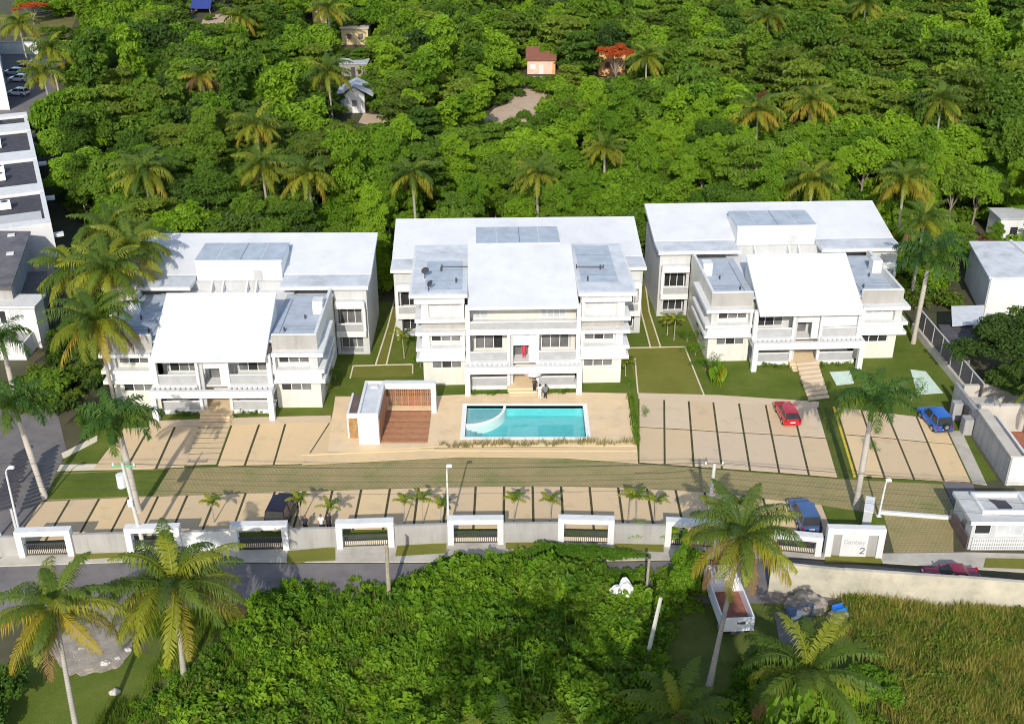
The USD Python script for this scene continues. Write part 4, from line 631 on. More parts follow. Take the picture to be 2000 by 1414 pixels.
# ================================================================ VEHICLES
def tyre(t, x, y, r, w):
    o = obj('wheel', MB().cyl((x, y, r), r, w, 'x', 18), 'tyre', t); sx = 1 if x > 0 else -1
    obj('rim', MB().cyl((x + sx * (w / 2 + .006), y, r), r * .62, .02, 'x', 12), 'rim', o)
def car(label, loc, rot, paint, L=4.5, W=1.82, H=1.68, kind='suv', cat='car', group=None):
    "nose towards +y; origin on the ground at the middle"
    t = thing('parked_car', label, cat, (loc[0], loc[1], .0), rot, group); h = L / 2; w = W / 2
    belt = .98 if kind != 'sedan' else .88; nose = .92 if kind != 'sedan' else .78
    body = hullb((-w + .1, w - .1, -h + .05, h - .06, .28, .34), (-w, w, -h + .12, h - .25, .45, .75), (-w + .03, w - .03, -h, h, .48, .66))
    body += hullb((-w + .02, w - .02, -h + .12, h - .3, .6, .72), (-w + .10, w - .10, -h + .06 if kind != 'sedan' else -h + .12, h * .42, belt - .04, belt), (-w + .12, w - .12, h * .4, h - .32, nose - .06, nose))
    for y in (h * .60, -h * .60):
        for s in (-1, 1): body -= m3.Manifold.cylinder(.4, .41, .41, 20).rotate((0, 90, 0)).translate((s * w - .2, y, .34))
    obj('body', MB().man(body), paint, t, smooth=30)
    r0, r1 = (-h + .12, h * .44) if kind != 'sedan' else (-h * .62, h * .42); t0, t1 = (-h + .42, h * .12) if kind == 'suv' else ((-h + .62, h * .08) if kind == 'hatch' else (-h * .38, h * .05))
    obj('glasshouse', MB().man(hullb((-w + .12, w - .12, r0, r1, belt, belt + .02), (-w + .24, w - .24, t0, t1, H - .09, H - .08))), 'glass_dark', t, smooth=25)
    obj('roof', MB().man(hullb((-w + .22, w - .22, t0 - .02, t1 + .04, H - .10, H - .06), (-w + .34, w - .34, t0 + .12, t1 - .12, H - .03, H))), paint, t, smooth=30)
    for s in (-1, 1):
        for (ya, za, yb, zb) in ((r1, belt, t1, H - .08), (r0 + .05, belt, t0, H - .08), ((r0 + r1) / 2, belt, (t0 + t1) / 2, H - .08)):
            obj('pillar', MB().tube([(s * (w - .115), ya, za), (s * (w - .235), yb, zb)], .045, 4), paint, t)
        obj('mirror', MB().man(hullb((s * w - .03 + s * .02, s * w + .03 + s * .14, r1 - .22, r1 - .08, belt, belt + .16))), paint, t)
        obj('headlight', MB().man(hullb((s * (w - .36) - .16, s * (w - .36) + .16, h - .12, h - .02, .62, .74))), 'lamp_clear', t); obj('tail_light', MB().man(hullb((s * (w - .16) - .1, s * (w - .16) + .1, -h - .01, -h + .14, .72, .92))), 'lamp_red', t)
        for y in (h * .60, -h * .60): tyre(t, s * (w - .11), y, .34, .22)
    obj('bumper', MB().man(hullb((-w + .12, w - .12, h - .1, h + .03, .34, .52))), paint if kind != 'suv' else 'dark_metal', t); obj('bumper', MB().man(hullb((-w + .12, w - .12, -h - .03, -h + .1, .34, .55))), paint if kind != 'suv' else 'dark_metal', t)
    obj('number_plate', MB().box(-.24, .24, -h - .04, -h - .018, .58, .72), 'plate', t)
    return t
c0 = car('glossy red hatchback nosed in near the slab steps', (27.30, 95.97), 3, 'car_red', 4.1, 1.74, 1.5, 'hatch', group=None)
c1 = car('bright blue off-roader with a rear spare wheel beside the block wall', (41.56, 94.77), 7, 'car_blue', 4.3, 1.85, 1.85, 'suv'); obj('spare_wheel', MB().cyl((.05, -2.22, .95), .36, .2, 'y', 18), 'tyre', c1); obj('spare_rim', MB().cyl((.05, -2.33, .95), .2, .03, 'y', 12), 'rim', c1)
c2 = car('slate blue sport utility car parked behind the wall near the name sign', (24.95, 78.59), 3, 'car_slate', 4.5, 1.86, 1.75, 'suv')
c3 = car('large black van parked in the lower bays beside three people', (-19.71, 79.19), -5, 'car_black', 5.0, 1.98, 2.05, 'suv', 'van')
c4 = car('dark red car driving past, half hidden by the long cream wall', (34.62, 70.24), 88, 'car_wine', 4.4, 1.78, 1.46, 'sedan')
for i, (p, r, pt, k, l) in enumerate((((-99.77, 224.97), 80, 'car_white', 'suv', 'white car nearest the viewer in the far left car park'), ((-104.17, 236.75), 82, 'car_white', 'hatch', 'white car in the middle of the far left car park'), ((-107.66, 242.81), 80, 'car_silver', 'suv', 'silver car beside the red one in the far left car park'), ((-106.74, 249.67), 78, 'car_wine', 'sedan', 'dark red car farthest back in the far left car park'))):
    car(l, p, r, pt, 4.4, 1.8, 1.6, k, group='cars in the far left car park')
# tipper truck seen from behind, in the shade of the palm
tk = thing('tipper_truck', 'old white dump truck with an open body in the palm shade', 'truck', (16.36, 65.69, 0), 4)
obj('tipper_body', MB().box(-1.2, 1.2, -2.2, -2.08, .9, 2.1).box(-1.2, -1.1, -2.08, 2.0, .9, 2.1).box(1.1, 1.2, -2.08, 2.0, .9, 2.1).box(-1.2, 1.2, 2.0, 2.1, .9, 2.4), 'car_white', tk); obj('bed', MB().box(-1.1, 1.1, -2.08, 2.0, .9, 1.15), 'rust_red', tk)
obj('cab', MB().man(hullb((-1.1, 1.1, 2.3, 4.2, .7, 1.5), (-1.0, 1.0, 2.35, 3.7, 2.3, 2.4))), 'car_white', tk, smooth=25); obj('windscreen', MB().man(hullb((-.9, .9, 3.96, 4.14, 1.5, 1.52), (-.85, .85, 3.72, 3.80, 2.2, 2.22))), 'glass_dark', tk); obj('chassis', MB().box(-.5, .5, -2.1, 4.1, .5, .9), 'dark_metal', tk)
for x in (-.98, .98):
    for y in (-1.2, 3.2): tyre(tk, x, y, .46, .3)
obj('number_plate', MB().box(-.1, .5, -2.23, -2.201, 1.55, 1.75), 'dark_metal', tk)
# rubbish beside the wall
rh = np.random.default_rng(8)
def rubble(name, label, c, sx, sy, sz, mat, n=1, cat='heap'):
    m = trimesh.creation.icosphere(4, 1.0); v = np.array(m.vertices); v[:, 2] = np.maximum(v[:, 2], -.05); q = meshkit.fbm(v * 2.2 + rh.uniform(0, 50), 4); v *= (.65 + .7 * q)[:, None]; v *= (sx, sy, sz)
    return obj(name, (v + np.array([c[0], c[1], 0]), np.array(m.faces)), mat, None, True, label=label, cat=cat)
rubble('gravel_heap', 'grey gravel heap at the left end of the long cream wall', (22.51, 67.22), 1.6, 1.0, 1.2, 'heap_grey')
jk = thing('scrap_frame', 'broken blue grey metal frame dumped below the gravel heap', 'scrap', (21.69, 65.69, 0), 15)
obj('frame', MB().box(-1, 1, -.05, .05, 0, .1).box(-1, -.9, -.05, .05, .1, 1.3).box(.9, 1, -.05, .05, .1, 1.3).box(-1, 1, -.05, .05, 1.3, 1.4), 'rubbish_blue', jk); obj('sheet', MB().rbox((.1, .5), (1.7, .9), .3, .3, .36), 'galvanised', jk); obj('tub', MB().cyl((-.5, .5, .4), .4, .7), 'rubbish_blue', jk)
rubble('rubbish_heap', 'heap of pale rubbish sacks in the dry grass by the wall', (24.79, 66.04), 1.0, .7, .6, 'heap_grey', cat='rubbish')
bx = thing('plastic_crate', 'bright blue plastic crate lying on the rubbish heap', 'crate', (24.63, 66.04, 0), 20); obj('crate', MB().box(-.45, .45, -.3, .3, .75, .95).box(-.45, .45, -.3, -.25, .95, 1.1).box(-.45, .45, .25, .3, .95, 1.1), 'plastic_blue', bx); obj('rim', MB().box(-.48, .48, -.33, -.3, 1.05, 1.12), 'plastic_blue', bx)
rubble('plaster_rubble', 'pile of white rubble half swallowed by the green shrubs', (8.52, 67.82), 1.0, .8, 2.0, 'coping', cat='rubble')
rubble('sand_heap', 'broad pale heap of sand and stones between the two front left palms', (-30.62, 63.98), 3.0, 3.9, .28, 'heap_grey')
dr_ = thing('road_slab', 'bare grey strip of track running from the scrap towards the near palm', 'track', (0, 0, 0)); obj('surface', MB().prism([(19.95, 66.62), (21.32, 66.98), (21.06, 60.85), (19.41, 60.85)], -.1, .05), 'asphalt', dr_)
for p, s_z, l in (((-31.38, 62.44), .35, 'pale stone at the left lower rim of the sand heap'), ((-30.09, 61.27), .3, 'small pale stone at the lowest rim of the sand heap'), ((-29.13, 61.01), .42, 'largest pale stone below the sand heap'), ((-28.41, 61.53), .3, 'pale stone at the right lower rim of the sand heap'), ((-27.55, 58.21), .38, 'single pale stone out on the mown patch'), ((-31.51, 61.64), .26, 'smallest pale stone, left of the sand heap rim'), ((-27.95, 62.44), .3, 'pale stone right of the sand heap, under the big palm')):
    rubble('stone', l, p, s_z, s_z * .8, s_z * .7, 'stone', cat='stone')
# ================================================================ PEOPLE
def person(label, loc, face, top, legs, pose='stand', hold=None, hair='hair'):
    t = thing('person', label, 'person', loc, face); S = lambda r, c: m3.Manifold.sphere(r, 14).translate(c)
    def bone(a, ra, b_, rb): return m3.Manifold.batch_hull([S(ra, a), S(rb, b_)])
    st = .13 if pose == 'walk' else .02; up_ = hold is not None
    J = dict(hip=(.10, 0, .92), kn=(.11, st, .50), an=(.11, -st * .6, .09), sh=(.19, 0, 1.40))
    m = bone((0, 0, .95), .155, (0, .01, 1.22), .135) + m3.Manifold.batch_hull([S(.10, (-.14, 0, 1.36)), S(.10, (.14, 0, 1.36)), S(.13, (0, .01, 1.18))]) + bone((0, 0, 1.40), .06, (0, .01, 1.52), .052) + bone((0, .015, 1.62), .098, (0, .03, 1.57), .07)
    leg, arm = m3.Manifold(), m3.Manifold()
    for s in (-1, 1):
        k = 1 if s > 0 else -1
        leg += bone((s * .09, 0, .90), .095, (s * .10, k * st, .50), .062) + bone((s * .10, k * st, .50), .062, (s * .10, -k * st * .6, .10), .042) + bone((s * .10, -k * st * .6 - .05, .045), .042, (s * .11, -k * st * .6 + .15, .035), .034)
        if up_ and s > 0: e, hd = (s * .27, .12, 1.22), (s * .20, .26, 1.42)
        else: e, hd = (s * .25, -.03, 1.12), (s * .25, .06, .86)
        arm += bone((s * .18, 0, 1.37), .058, e, .042) + bone(e, .042, hd, .030)
        d = np.array(hd) - np.array(e); d /= np.linalg.norm(d)
        palm_ = np.array(hd) + d * .05; arm += bone(hd, .03, tuple(palm_), .032)
        for q in range(4):
            o_ = np.array([0, (q - 1.5) * .017, 0]); tip = palm_ + o_ + d * (.055 + .008 * (1 - abs(q - 1.5))); mid = palm_ + o_ * 1.0 + d * .02
            arm += bone(tuple(mid), .009, tuple(tip - np.array([s * .012, 0, 0])), .007)
        arm += bone(tuple(palm_ + [0, .02, 0]), .011, tuple(palm_ + d * .03 + [0, .045, 0]), .008)
    body = (m + leg + arm).refine_to_length(.045); q = body.to_mesh(); tm = trimesh.Trimesh(q.vert_properties[:, :3], q.tri_verts, process=True); trimesh.smoothing.filter_taubin(tm, iterations=4)
    obj('body', (np.array(tm.vertices), np.array(tm.faces)), 'skin', t, True)
    T = m3.Manifold.batch_hull([S(.125, (-.14, 0, 1.36)), S(.125, (.14, 0, 1.36)), S(.165, (0, .01, 1.16))]) + bone((0, 0, 1.16), .168, (0, 0, .93), .178)
    for s in (-1, 1): T += bone((s * .18, 0, 1.37), .075, (s * .235, .02 if not (up_ and s > 0) else .06, 1.24), .062)
    T -= m3.Manifold.sphere(.075, 14).translate((0, 0, 1.52)); obj('top', MB().man(T), top, t, 40)
    P = m3.Manifold()
    for s in (-1, 1): P += bone((s * .09, 0, .92), .115, (s * .10, (1 if s > 0 else -1) * st, .50), .082) + bone((s * .10, (1 if s > 0 else -1) * st, .50), .082, (s * .10, -(1 if s > 0 else -1) * st * .6, .14), .062)
    obj('trousers', MB().man(P), legs, t, 40)
    obj('hair', MB().man(m3.Manifold.batch_hull([S(.104, (0, -.005, 1.655)), S(.09, (0, -.03, 1.56))]) - m3.Manifold.cube((.3, .2, .3), True).translate((0, .135, 1.56))), hair, t, 40)
    obj('face', MB().ball((-.033, .122, 1.625), .011).ball((.033, .122, 1.625), .011).man(hullb((-.012, .012, .11, .135, 1.58, 1.61), (-.005, .005, .11, .12, 1.61, 1.64))).man(hullb((-.03, .03, .10, .118, 1.545, 1.555))), 'hair' if False else 'skin', t)
    return t
person('person in dark clothes with a drooping umbrella by the tall block entrance', (2.33, 101.01, 0), 200, 'cloth_dark', 'cloth_dark', 'stand', 'umbrella')
person('person in a white top at the edge of the pool terrace, by the entrance', (2.83, 99.82, 0), 10, 'cloth_white', 'cloth_white', 'walk')
person('person in grey with dark trousers at the pool edge, right of the one in white', (3.41, 99.82, 0), 15, 'cloth_grey', 'cloth_dark', 'walk')
person('person in red on the stair landing of the tall block', (1.25, 103.4, 2.92), 180, 'cloth_red', 'cloth_red', 'stand')
person('person in dark clothes standing just right of the black van', (-17.34, 76.83, 0), 170, 'cloth_dark', 'cloth_dark')
person('person in a pale shirt between the two dark-dressed people behind the wall', (-16.02, 76.97, 0), 185, 'cloth_white', 'cloth_grey')
person('person in dark clothes on the right of the group behind the street wall', (-15.44, 77.12, 0), 190, 'cloth_dark', 'cloth_dark')
um = thing('umbrella', 'pale grey and pink umbrella held above the person at the entrance', 'umbrella', (2.12, 101.12, 0), 12)
kk = 8
for i in range(kk):
    a0, a1 = i / kk * 2 * PI, (i + 1) / kk * 2 * PI; R_ = 1.0
    def up3(a): return [(R_ * f_ * math.cos(a), R_ * f_ * math.sin(a), 2.75 - .42 * f_ ** 2) for f_ in (.03, .5, 1)]
    A_, B_ = up3(a0), up3(a1); obj('panel', (np.array(A_ + B_ + [(x, y, z - .012) for x, y, z in A_ + B_]), np.array([(0, 1, 4, 3), (1, 2, 5, 4), (9, 10, 7, 6), (10, 11, 8, 7)])), 'umbrella_pink' if i in (3, 4) else 'umbrella', um)
obj('shaft', MB().cyl((0, 0, 2.0), .015, 1.5), 'dark_metal', um)
# ================================================================ VEGETATION
def leafcloud(P, Nn, size, rng, aspect=.55, fold=.25):
    "one diamond leaf of two folded triangles per point"
    n = len(P); t = rng.normal(size=(n, 3)); t -= Nn * (t * Nn).sum(1)[:, None]; t /= np.linalg.norm(t, axis=1)[:, None] + 1e-9; b = np.cross(Nn, t)
    s = size * rng.uniform(.65, 1.3, n)[:, None]
    v = np.stack([P - t * s * .5, P + b * s * aspect * .5 + Nn * s * fold * .4, P + t * s * .5 - Nn * s * fold * .3, P - b * s * aspect * .5 + Nn * s * fold * .4], 1).reshape(-1, 3)
    k = np.arange(n)[:, None] * 4
    return v, np.vstack([k + [0, 1, 2], k + [0, 2, 3]])
def crown_points(lobes, n, rng, low=-.35, jit=.42, sub=7):
    if sub:
        out = []
        for c, r in lobes:
            out.append((c, tuple(np.array(r) * .72)))
            for _ in range(sub):
                d = rng.normal(size=3); d[2] = abs(d[2]) * .9 - .25; d /= np.linalg.norm(d); out.append((tuple(np.array(c) + d * np.array(r) * .82), tuple(np.array(r) * rng.uniform(.26, .46) * [1, 1, 1 if r[2] > .6 else 1.3])))
        lobes = out
    w = np.array([(r[0] * r[1] + r[0] * r[2] + r[1] * r[2]) for _, r in lobes]); w = w / w.sum(); k = rng.choice(len(lobes), n, p=w)
    d = rng.normal(size=(n, 3)); d /= np.linalg.norm(d, axis=1)[:, None]; bad = d[:, 2] < low; d[bad, 2] *= -1
    C = np.array([c for c, _ in lobes])[k]; R = np.array([r for _, r in lobes])[k]
    P = C + d * R * rng.uniform(1 - jit, 1.06, n)[:, None]; N = d / R; N /= np.linalg.norm(N, axis=1)[:, None]
    N = N * .7 + np.array([0, -.12, .38]) + rng.normal(size=(n, 3)) * .62; N /= np.linalg.norm(N, axis=1)[:, None]
    return P, N
def tree_parts(shape, rng):
    L = []
    if shape == 'round':
        H, R = 7.5, 3.4; L = [((0, 0, 5.0), (2.6, 2.6, 2.2))] + [((R * .62 * math.cos(a), R * .62 * math.sin(a), 4.4 + rng.uniform(-.6, .9)), tuple(rng.uniform(1.2, 1.8, 3))) for a in np.arange(7) * .9 + rng.uniform(0, .4, 7)] + [((rng.uniform(-1, 1), rng.uniform(-1, 1), 6.5), (1.4, 1.4, 1.1))]
    elif shape == 'layer':
        H, R = 8.5, 4.4
        for z, r in ((3.6, 3.9), (5.0, 3.5), (6.3, 2.7), (7.5, 1.6)):
            for a in np.arange(6) * PI / 3 + rng.uniform(0, 1): q = r * rng.uniform(.55, .95); L.append(((q * math.cos(a), q * math.sin(a), z + rng.uniform(-.3, .3)), (1.5 * rng.uniform(.8, 1.2), 1.5 * rng.uniform(.8, 1.2), .42)))
            L.append(((0, 0, z), (r * .6, r * .6, .5)))
    elif shape == 'tall':
        H, R = 10.5, 2.5; L = [((rng.uniform(-.9, .9), rng.uniform(-.9, .9), z), tuple(rng.uniform(1.2, 1.9, 2)) + (1.3,)) for z in np.linspace(3.2, 9.2, 9)]
    elif shape == 'broad':
        H, R = 9.0, 5.6; L = [((0, 0, 6.0), (3.6, 3.6, 2.1))] + [((R * q * math.cos(a), R * q * math.sin(a), 5.6 - q * 1.6 + rng.uniform(-.7, .9)), (rng.uniform(1.3, 2.2), rng.uniform(1.3, 2.2), rng.uniform(.8, 1.4))) for a, q in zip(np.arange(13) * .77, rng.uniform(.35, .85, 13))]
    elif shape == 'bush':
        H, R = 3.6, 2.6; L = [((rng.uniform(-1.4, 1.4), rng.uniform(-1.4, 1.4), rng.uniform(.9, 2.2)), tuple(rng.uniform(.8, 1.5, 3))) for _ in range(8)]
    elif shape == 'flame':
        H, R = 7.0, 4.6; L = [((R * q * math.cos(a), R * q * math.sin(a), 6.2 - q * .9 + rng.uniform(-.25, .25)), (1.3, 1.3, .45)) for a, q in zip(np.arange(14) * .81, rng.uniform(.1, .85, 14))]
    return H, R, L
def make_tree(name, label, cat, shape, leaf, nleaf, size, seed, group, stuff=False):
    rng = np.random.default_rng(seed); H, R, L = tree_parts(shape, rng); t = thing(name, label, cat, (0, 0, 0), 0, group)
    P, N = crown_points(L, nleaf, rng); m = MB().add(*leafcloud(P, N, size, rng, {'layer': .42, 'tall': .38, 'flame': .5}.get(shape, .55))); obj('crown', m, leaf, t)
    k = MB(); top = max(c[2] for c, _ in L) * .75; k.tube([(0, 0, -.1), (.08, .05, top * .5), (-.1, .1, top)], [.05 * R, .036 * R, .02 * R], 6)
    for i in range(0, len(L), 2): c = L[i][0]; k.tube([(0, .05, top * .4), (c[0] * .5, c[1] * .5, top * .4 + (c[2] - top * .4) * .6), c], [.026 * R, .018 * R, .008 * R], 5)
    obj('trunk', k, 'trunk', t); return t
protos = {}
FG = 'trees of the wood behind the apartment blocks'
for key, (nm, lab, cat, shp, leaf, n, sz, sd) in {
    'rm': ('round_tree', 'rounded mid green tree in the dense wood behind the white roofs', 'tree', 'round', 'leaf_mid', 7546, .47, 1), 'rb': ('round_tree', 'rounded bright green tree in the lighter part of the wood', 'tree', 'round', 'leaf_bright', 7546, .46, 2),
    'lm': ('layered_tree', 'mid green tree with flat tiers of branches in the wood', 'tree', 'layer', 'leaf_mid', 8424, .45, 3), 'lo': ('layered_tree', 'olive green tree with flat tiers of branches in the wood', 'tree', 'layer', 'leaf_olive', 8424, .45, 4),
    'ld': ('layered_tree', 'dark green tree with flat tiers of branches in the wood', 'tree', 'layer', 'leaf_dark', 8424, .45, 13),
    'tm': ('slender_tree', 'tall narrow mid green tree in the wood', 'tree', 'tall', 'leaf_mid', 6844, .43, 5), 'tb': ('slender_tree', 'tall narrow vine-hung bright green tree in the wood', 'tree', 'tall', 'leaf_bright', 6844, .43, 6),
    'bm': ('spreading_tree', 'broad spreading mid green tree in the wood', 'tree', 'broad', 'leaf_mid', 11232, .51, 7), 'bd': ('spreading_tree', 'broad spreading dark green tree in the wood', 'tree', 'broad', 'leaf_dark', 11232, .51, 8), 'bb': ('spreading_tree', 'broad spreading bright green tree in the wood', 'tree', 'broad', 'leaf_bright', 11232, .51, 9),
    'sb': ('leafy_bush', 'low bright green bush at the edge of the wood', 'bush', 'bush', 'leaf_bright', 2600, .42, 10), 'sm': ('leafy_bush', 'low mid green bush at the edge of the wood', 'bush', 'bush', 'leaf_mid', 2600, .42, 11)}.items():
    protos[key] = make_tree(nm, lab, cat, shp, leaf, n, sz, sd, FG)
# what has to stay visible through the wood: (x, y, half width)
seen = [(-30, 211, 3.2), (6.3, 243.5, 4.0), (21.6, 241, 4.0), (-84.81, 316.16, 5), (-37.52, 271.88, 5), (-50.49, 301.42, 3), (-1.5, 205, 4.5), (1.5, 214, 4.5), (4, 224, 3), (-77.58, 302.13, 7), (-34.16, 241.39, 3), (-108.30, 253.74, 7), (-103.57, 241.39, 6), (-96.80, 223.73, 5), (-120.82, 298.62, 9), (-126.16, 302.13, 7), (-66, 130, 5), (-60, 118, 5), (-26.28, 204.65, 3)]
# palms standing in the wood: (foot, crown height, frond length, what marks it)
bkp = [((-13.33, 143.40), 9.0, 4.0, 'palm whose fronds hang over the left end of the tall block roof'), ((3.28, 143.22), 9.2, 4.0, 'palm behind the middle of the tall block roof'), ((-26.97, 142.18), 9.4, 4.4, 'yellowish palm behind the left block roof, right of its pair'), ((-33.67, 145.29), 9.6, 4.4, 'yellowish palm behind the left block roof, left of its pair'), ((-38.41, 164.57), 9.8, 4.4, 'palm standing behind the yellowish pair in the wood'), ((-48.89, 143.08), 9.6, 5.0, 'wide palm beside the white terraces in the left wood'),
       ((38.58, 173.31), 9.8, 5.0, 'palm with gold skirt, left of the pair before the dead tree'), ((47.83, 177.85), 10, 4.8, 'palm with gold skirt, right of the pair before the dead tree'), ((50.99, 139.43), 9.4, 4.6, 'palm with a yellow skirt at the right rear corner of the right block'), ((39.66, 141.83), 8.6, 4.4, 'palm leaning over the middle of the right block rear roof'), ((69.80, 180.37), 9.6, 4.8, 'dark green palm in the right part of the wood'), ((-32.86, 200.01), 9.6, 5.2, 'palm just left of the small white gabled house'), ((25.24, 212.40), 9.6, 4.6, 'palm just right of the orange flame tree'),
       ((-106.66, 247.75), 9.0, 5.0, 'dark palm before the white wall at the upper left'), ((-90.53, 221.96), 9.0, 5.0, 'palm right of the far left car park'), ((-54.28, 196.16), 9.6, 4.4, 'withered palm with a brown skirt in the left wood'), ((-59.38, 251.12), 10, 5, 'palm right of the bare sandy patch at the top'), ((-41.68, 260.33), 10, 5.0, 'palm over the small pale yellow house at the top'), ((81.72, 266.83), 10, 5.0, 'tall palm at the upper right edge of the wood'), ((56.02, 251.12), 10, 4.8, 'palm among olive trees in the upper right wood'), ((-84.61, 202.60), 9, 4.4, 'low palm at the edge of the far left car park'), ((13.47, 158.78), 8, 3.8, 'small palm between bright bushes behind the tall block')]
def cap(x, y, r, hmax):
    for (qx, qy), qz, qL, _ in bkp:
        if y < qy + 2.5 and y > qy - 40 and abs(x - qx * y / qy) < 2.4 + r * .55: z0 = qz - 2.6; hmax = min(hmax, max(3.0, z0 + (56 - z0) * (1 - min(y, qy) / qy)))
    for fx, fy, hw in seen:
        if y < fy + 1 + r * .5 and abs(x - fx * y / fy) < hw * .8 + r * .6: hmax = min(hmax, 56 * (1 - min(y, fy) / fy) * .95 + .2)
    return hmax
def wood(x, y):
    if y > 352 or abs(x) > y * .47 + 14: return False
    ym = np.interp(x, [-60, -45, -44, -14.5, -14.4, 15.8, 16, 46, 47, 53, 54, 75, 76, 200], [150, 130, 124.5, 125, 129.5, 130, 135, 135.5, 122, 122, 135, 135, 120, 120])
    if y < ym: return False
    if y < 350 and x < np.interp(y, [120, 130, 183, 214, 262, 300], [-50, -52, -77, -85, -107, -130]): return False
    if 200 < y < 266 and x < np.interp(y, [200, 266], [-82, -104]): return False
    if 60 < x < 76 and 140 < y < 149: return False
    return True
rt = np.random.default_rng(21); cand = []
y = 121.0
while y < 352:
    st = 4.45 + (y - 120) * .010
    for x in np.arange(-y * .5 - 14, y * .5 + 14, st):
        cand.append((x + rt.uniform(-.45, .45) * st, y + rt.uniform(-.45, .45) * st))
    y += st * .92
Htree = {'r': 7.5, 'l': 8.5, 't': 10.5, 'b': 9.0, 's': 3.6}; Rtree = {'r': 3.4, 'l': 4.4, 't': 2.5, 'b': 5.6, 's': 2.6}
trees = []
for x, y in cand:
    if not wood(x, y): continue
    q = meshkit.fbm(np.array([[x * .018, y * .018, 3.1]]), 3)[0]
    if y < 185 and x > -25: ks = ['rb', 'tb', 'rb', 'bb', 'sb', 'sb', 'rm', 'tb', 'lm', 'sm']
    elif y < 170: ks = ['rm', 'bb', 'rm', 'lm', 'rb', 'sm', 'lo', 'tm', 'bd']
    elif x > 25: ks = ['lm', 'lo', 'lo', 'rm', 'tm', 'bm', 'lm', 'bb', 'rb', 'lo']
    else: ks = ['rm', 'lm', 'bm', 'lo', 'tm', 'rb', 'bd', 'bb', 'lo', 'tb']
    k = ks[int(rt.integers(len(ks)))] if rt.random() > .25 else ks[int(min(len(ks) - 1, max(0, (q - .25) * 2 * len(ks))))]
    s = rt.uniform(.66, 1.32)
    if y < float(np.interp(x, [-14.5, -14.4, 15.8, 16, 46], [131, 136, 136, 142, 142])): s *= .8
    hm = cap(x, y, Rtree[k[0]] * s, 99.)
    if hm < 1.2: continue
    sz = min(1.0, hm / (Htree[k[0]] * s))
    if sz < .35:
        k = 'sb' if k[1] == 'b' else 'sm'; sz = min(1.0, hm / (3.6 * s))
        if sz < .3: continue
    trees.append((k, x, y, s * max(sz, .55) if sz < 1 else s, s * sz * (rt.uniform(.8, 1.35) if sz == 1 else 1)))
trees.sort(key=lambda t: t[2])
near, far = trees[:300], trees[300:]
done = set()
LM = [(-29, 121, 'the left block roof'), (1, 127, 'the tall block roof'), (32, 132, 'the right block roof'), (-30, 211, 'the white gabled house'), (6, 244, 'the pink brick house'), (21, 242, 'the orange house'), (21, 233, 'the orange flame tree'), (1, 213, 'the sandy clearing'), (-58, 150, 'the white house terraces'), (-78, 190, 'the farthest house terraces'),
      (-41, 137, 'the wide left palm'), (-28, 142, 'the yellowish palm pair'), (-31, 155, 'the palm behind the pair'), (-11, 139, 'the palm over the tall block corner'), (3, 139, 'the palm behind the tall block'), (33, 160, 'the left gold skirt palm'), (41, 163, 'the right gold skirt palm'), (42, 138, 'the yellow skirt palm'), (29, 139, 'the palm leaning over the right roof'), (57, 165, 'the dark right palm'), (43, 190, 'the red brown dead tree'), (-45, 175, 'the withered brown palm'), (27, 144, 'the lime green tree'), (10, 150, 'the small palm between bushes'), (-28, 180, 'the palm by the gabled house'), (66, 143, 'the white outhouse'), (60, 125, 'the concrete house'), (-90, 225, 'the far left car park')]
LOOK = {'rm': 'rounded mid green tree', 'rb': 'rounded bright green tree', 'lm': 'flat tiered mid green tree', 'lo': 'flat tiered olive tree', 'ld': 'flat tiered dark tree', 'tm': 'narrow mid green tree', 'tb': 'narrow bright green tree', 'bm': 'spreading mid green tree', 'bd': 'spreading dark green tree', 'bb': 'spreading bright green tree', 'sb': 'low bright green bush', 'sm': 'low mid green bush'}
said = {}
def say(k, x, y, s):
    size = 'small ' if s < .85 else ('large ' if s > 1.15 else '')
    for lx, ly, nm in sorted(LM, key=lambda m: math.hypot(x - m[0], (y - m[1]) * .7)):
        dx, dy = x - lx, y - ly
        where = ('left of ' if dx < 0 else 'right of ') if abs(dx) > abs(dy) * .6 else ('behind ' if dy > 0 else 'in front of ')
        for far_ in ('just ', 'farther '):
            if (math.hypot(dx, dy) < 9) == (far_ == 'just '):
                l = size + LOOK[k] + ' ' + far_ + where + nm
                if l not in said: said[l] = 1; return l
        if math.hypot(dx, dy) > 75: break
    l = size + LOOK[k] + ' in the dense wood behind the white roofs'; said[l] = 1; return l
for k, x, y, s, sz in near: dup(protos[k], (x, y, -.1), rt.uniform(0, 360), (s, s, sz), label=say(k, x, y, s)); done.add(k)
for k in list(protos):
    if k not in done: stage.RemovePrim(protos[k].GetPath())
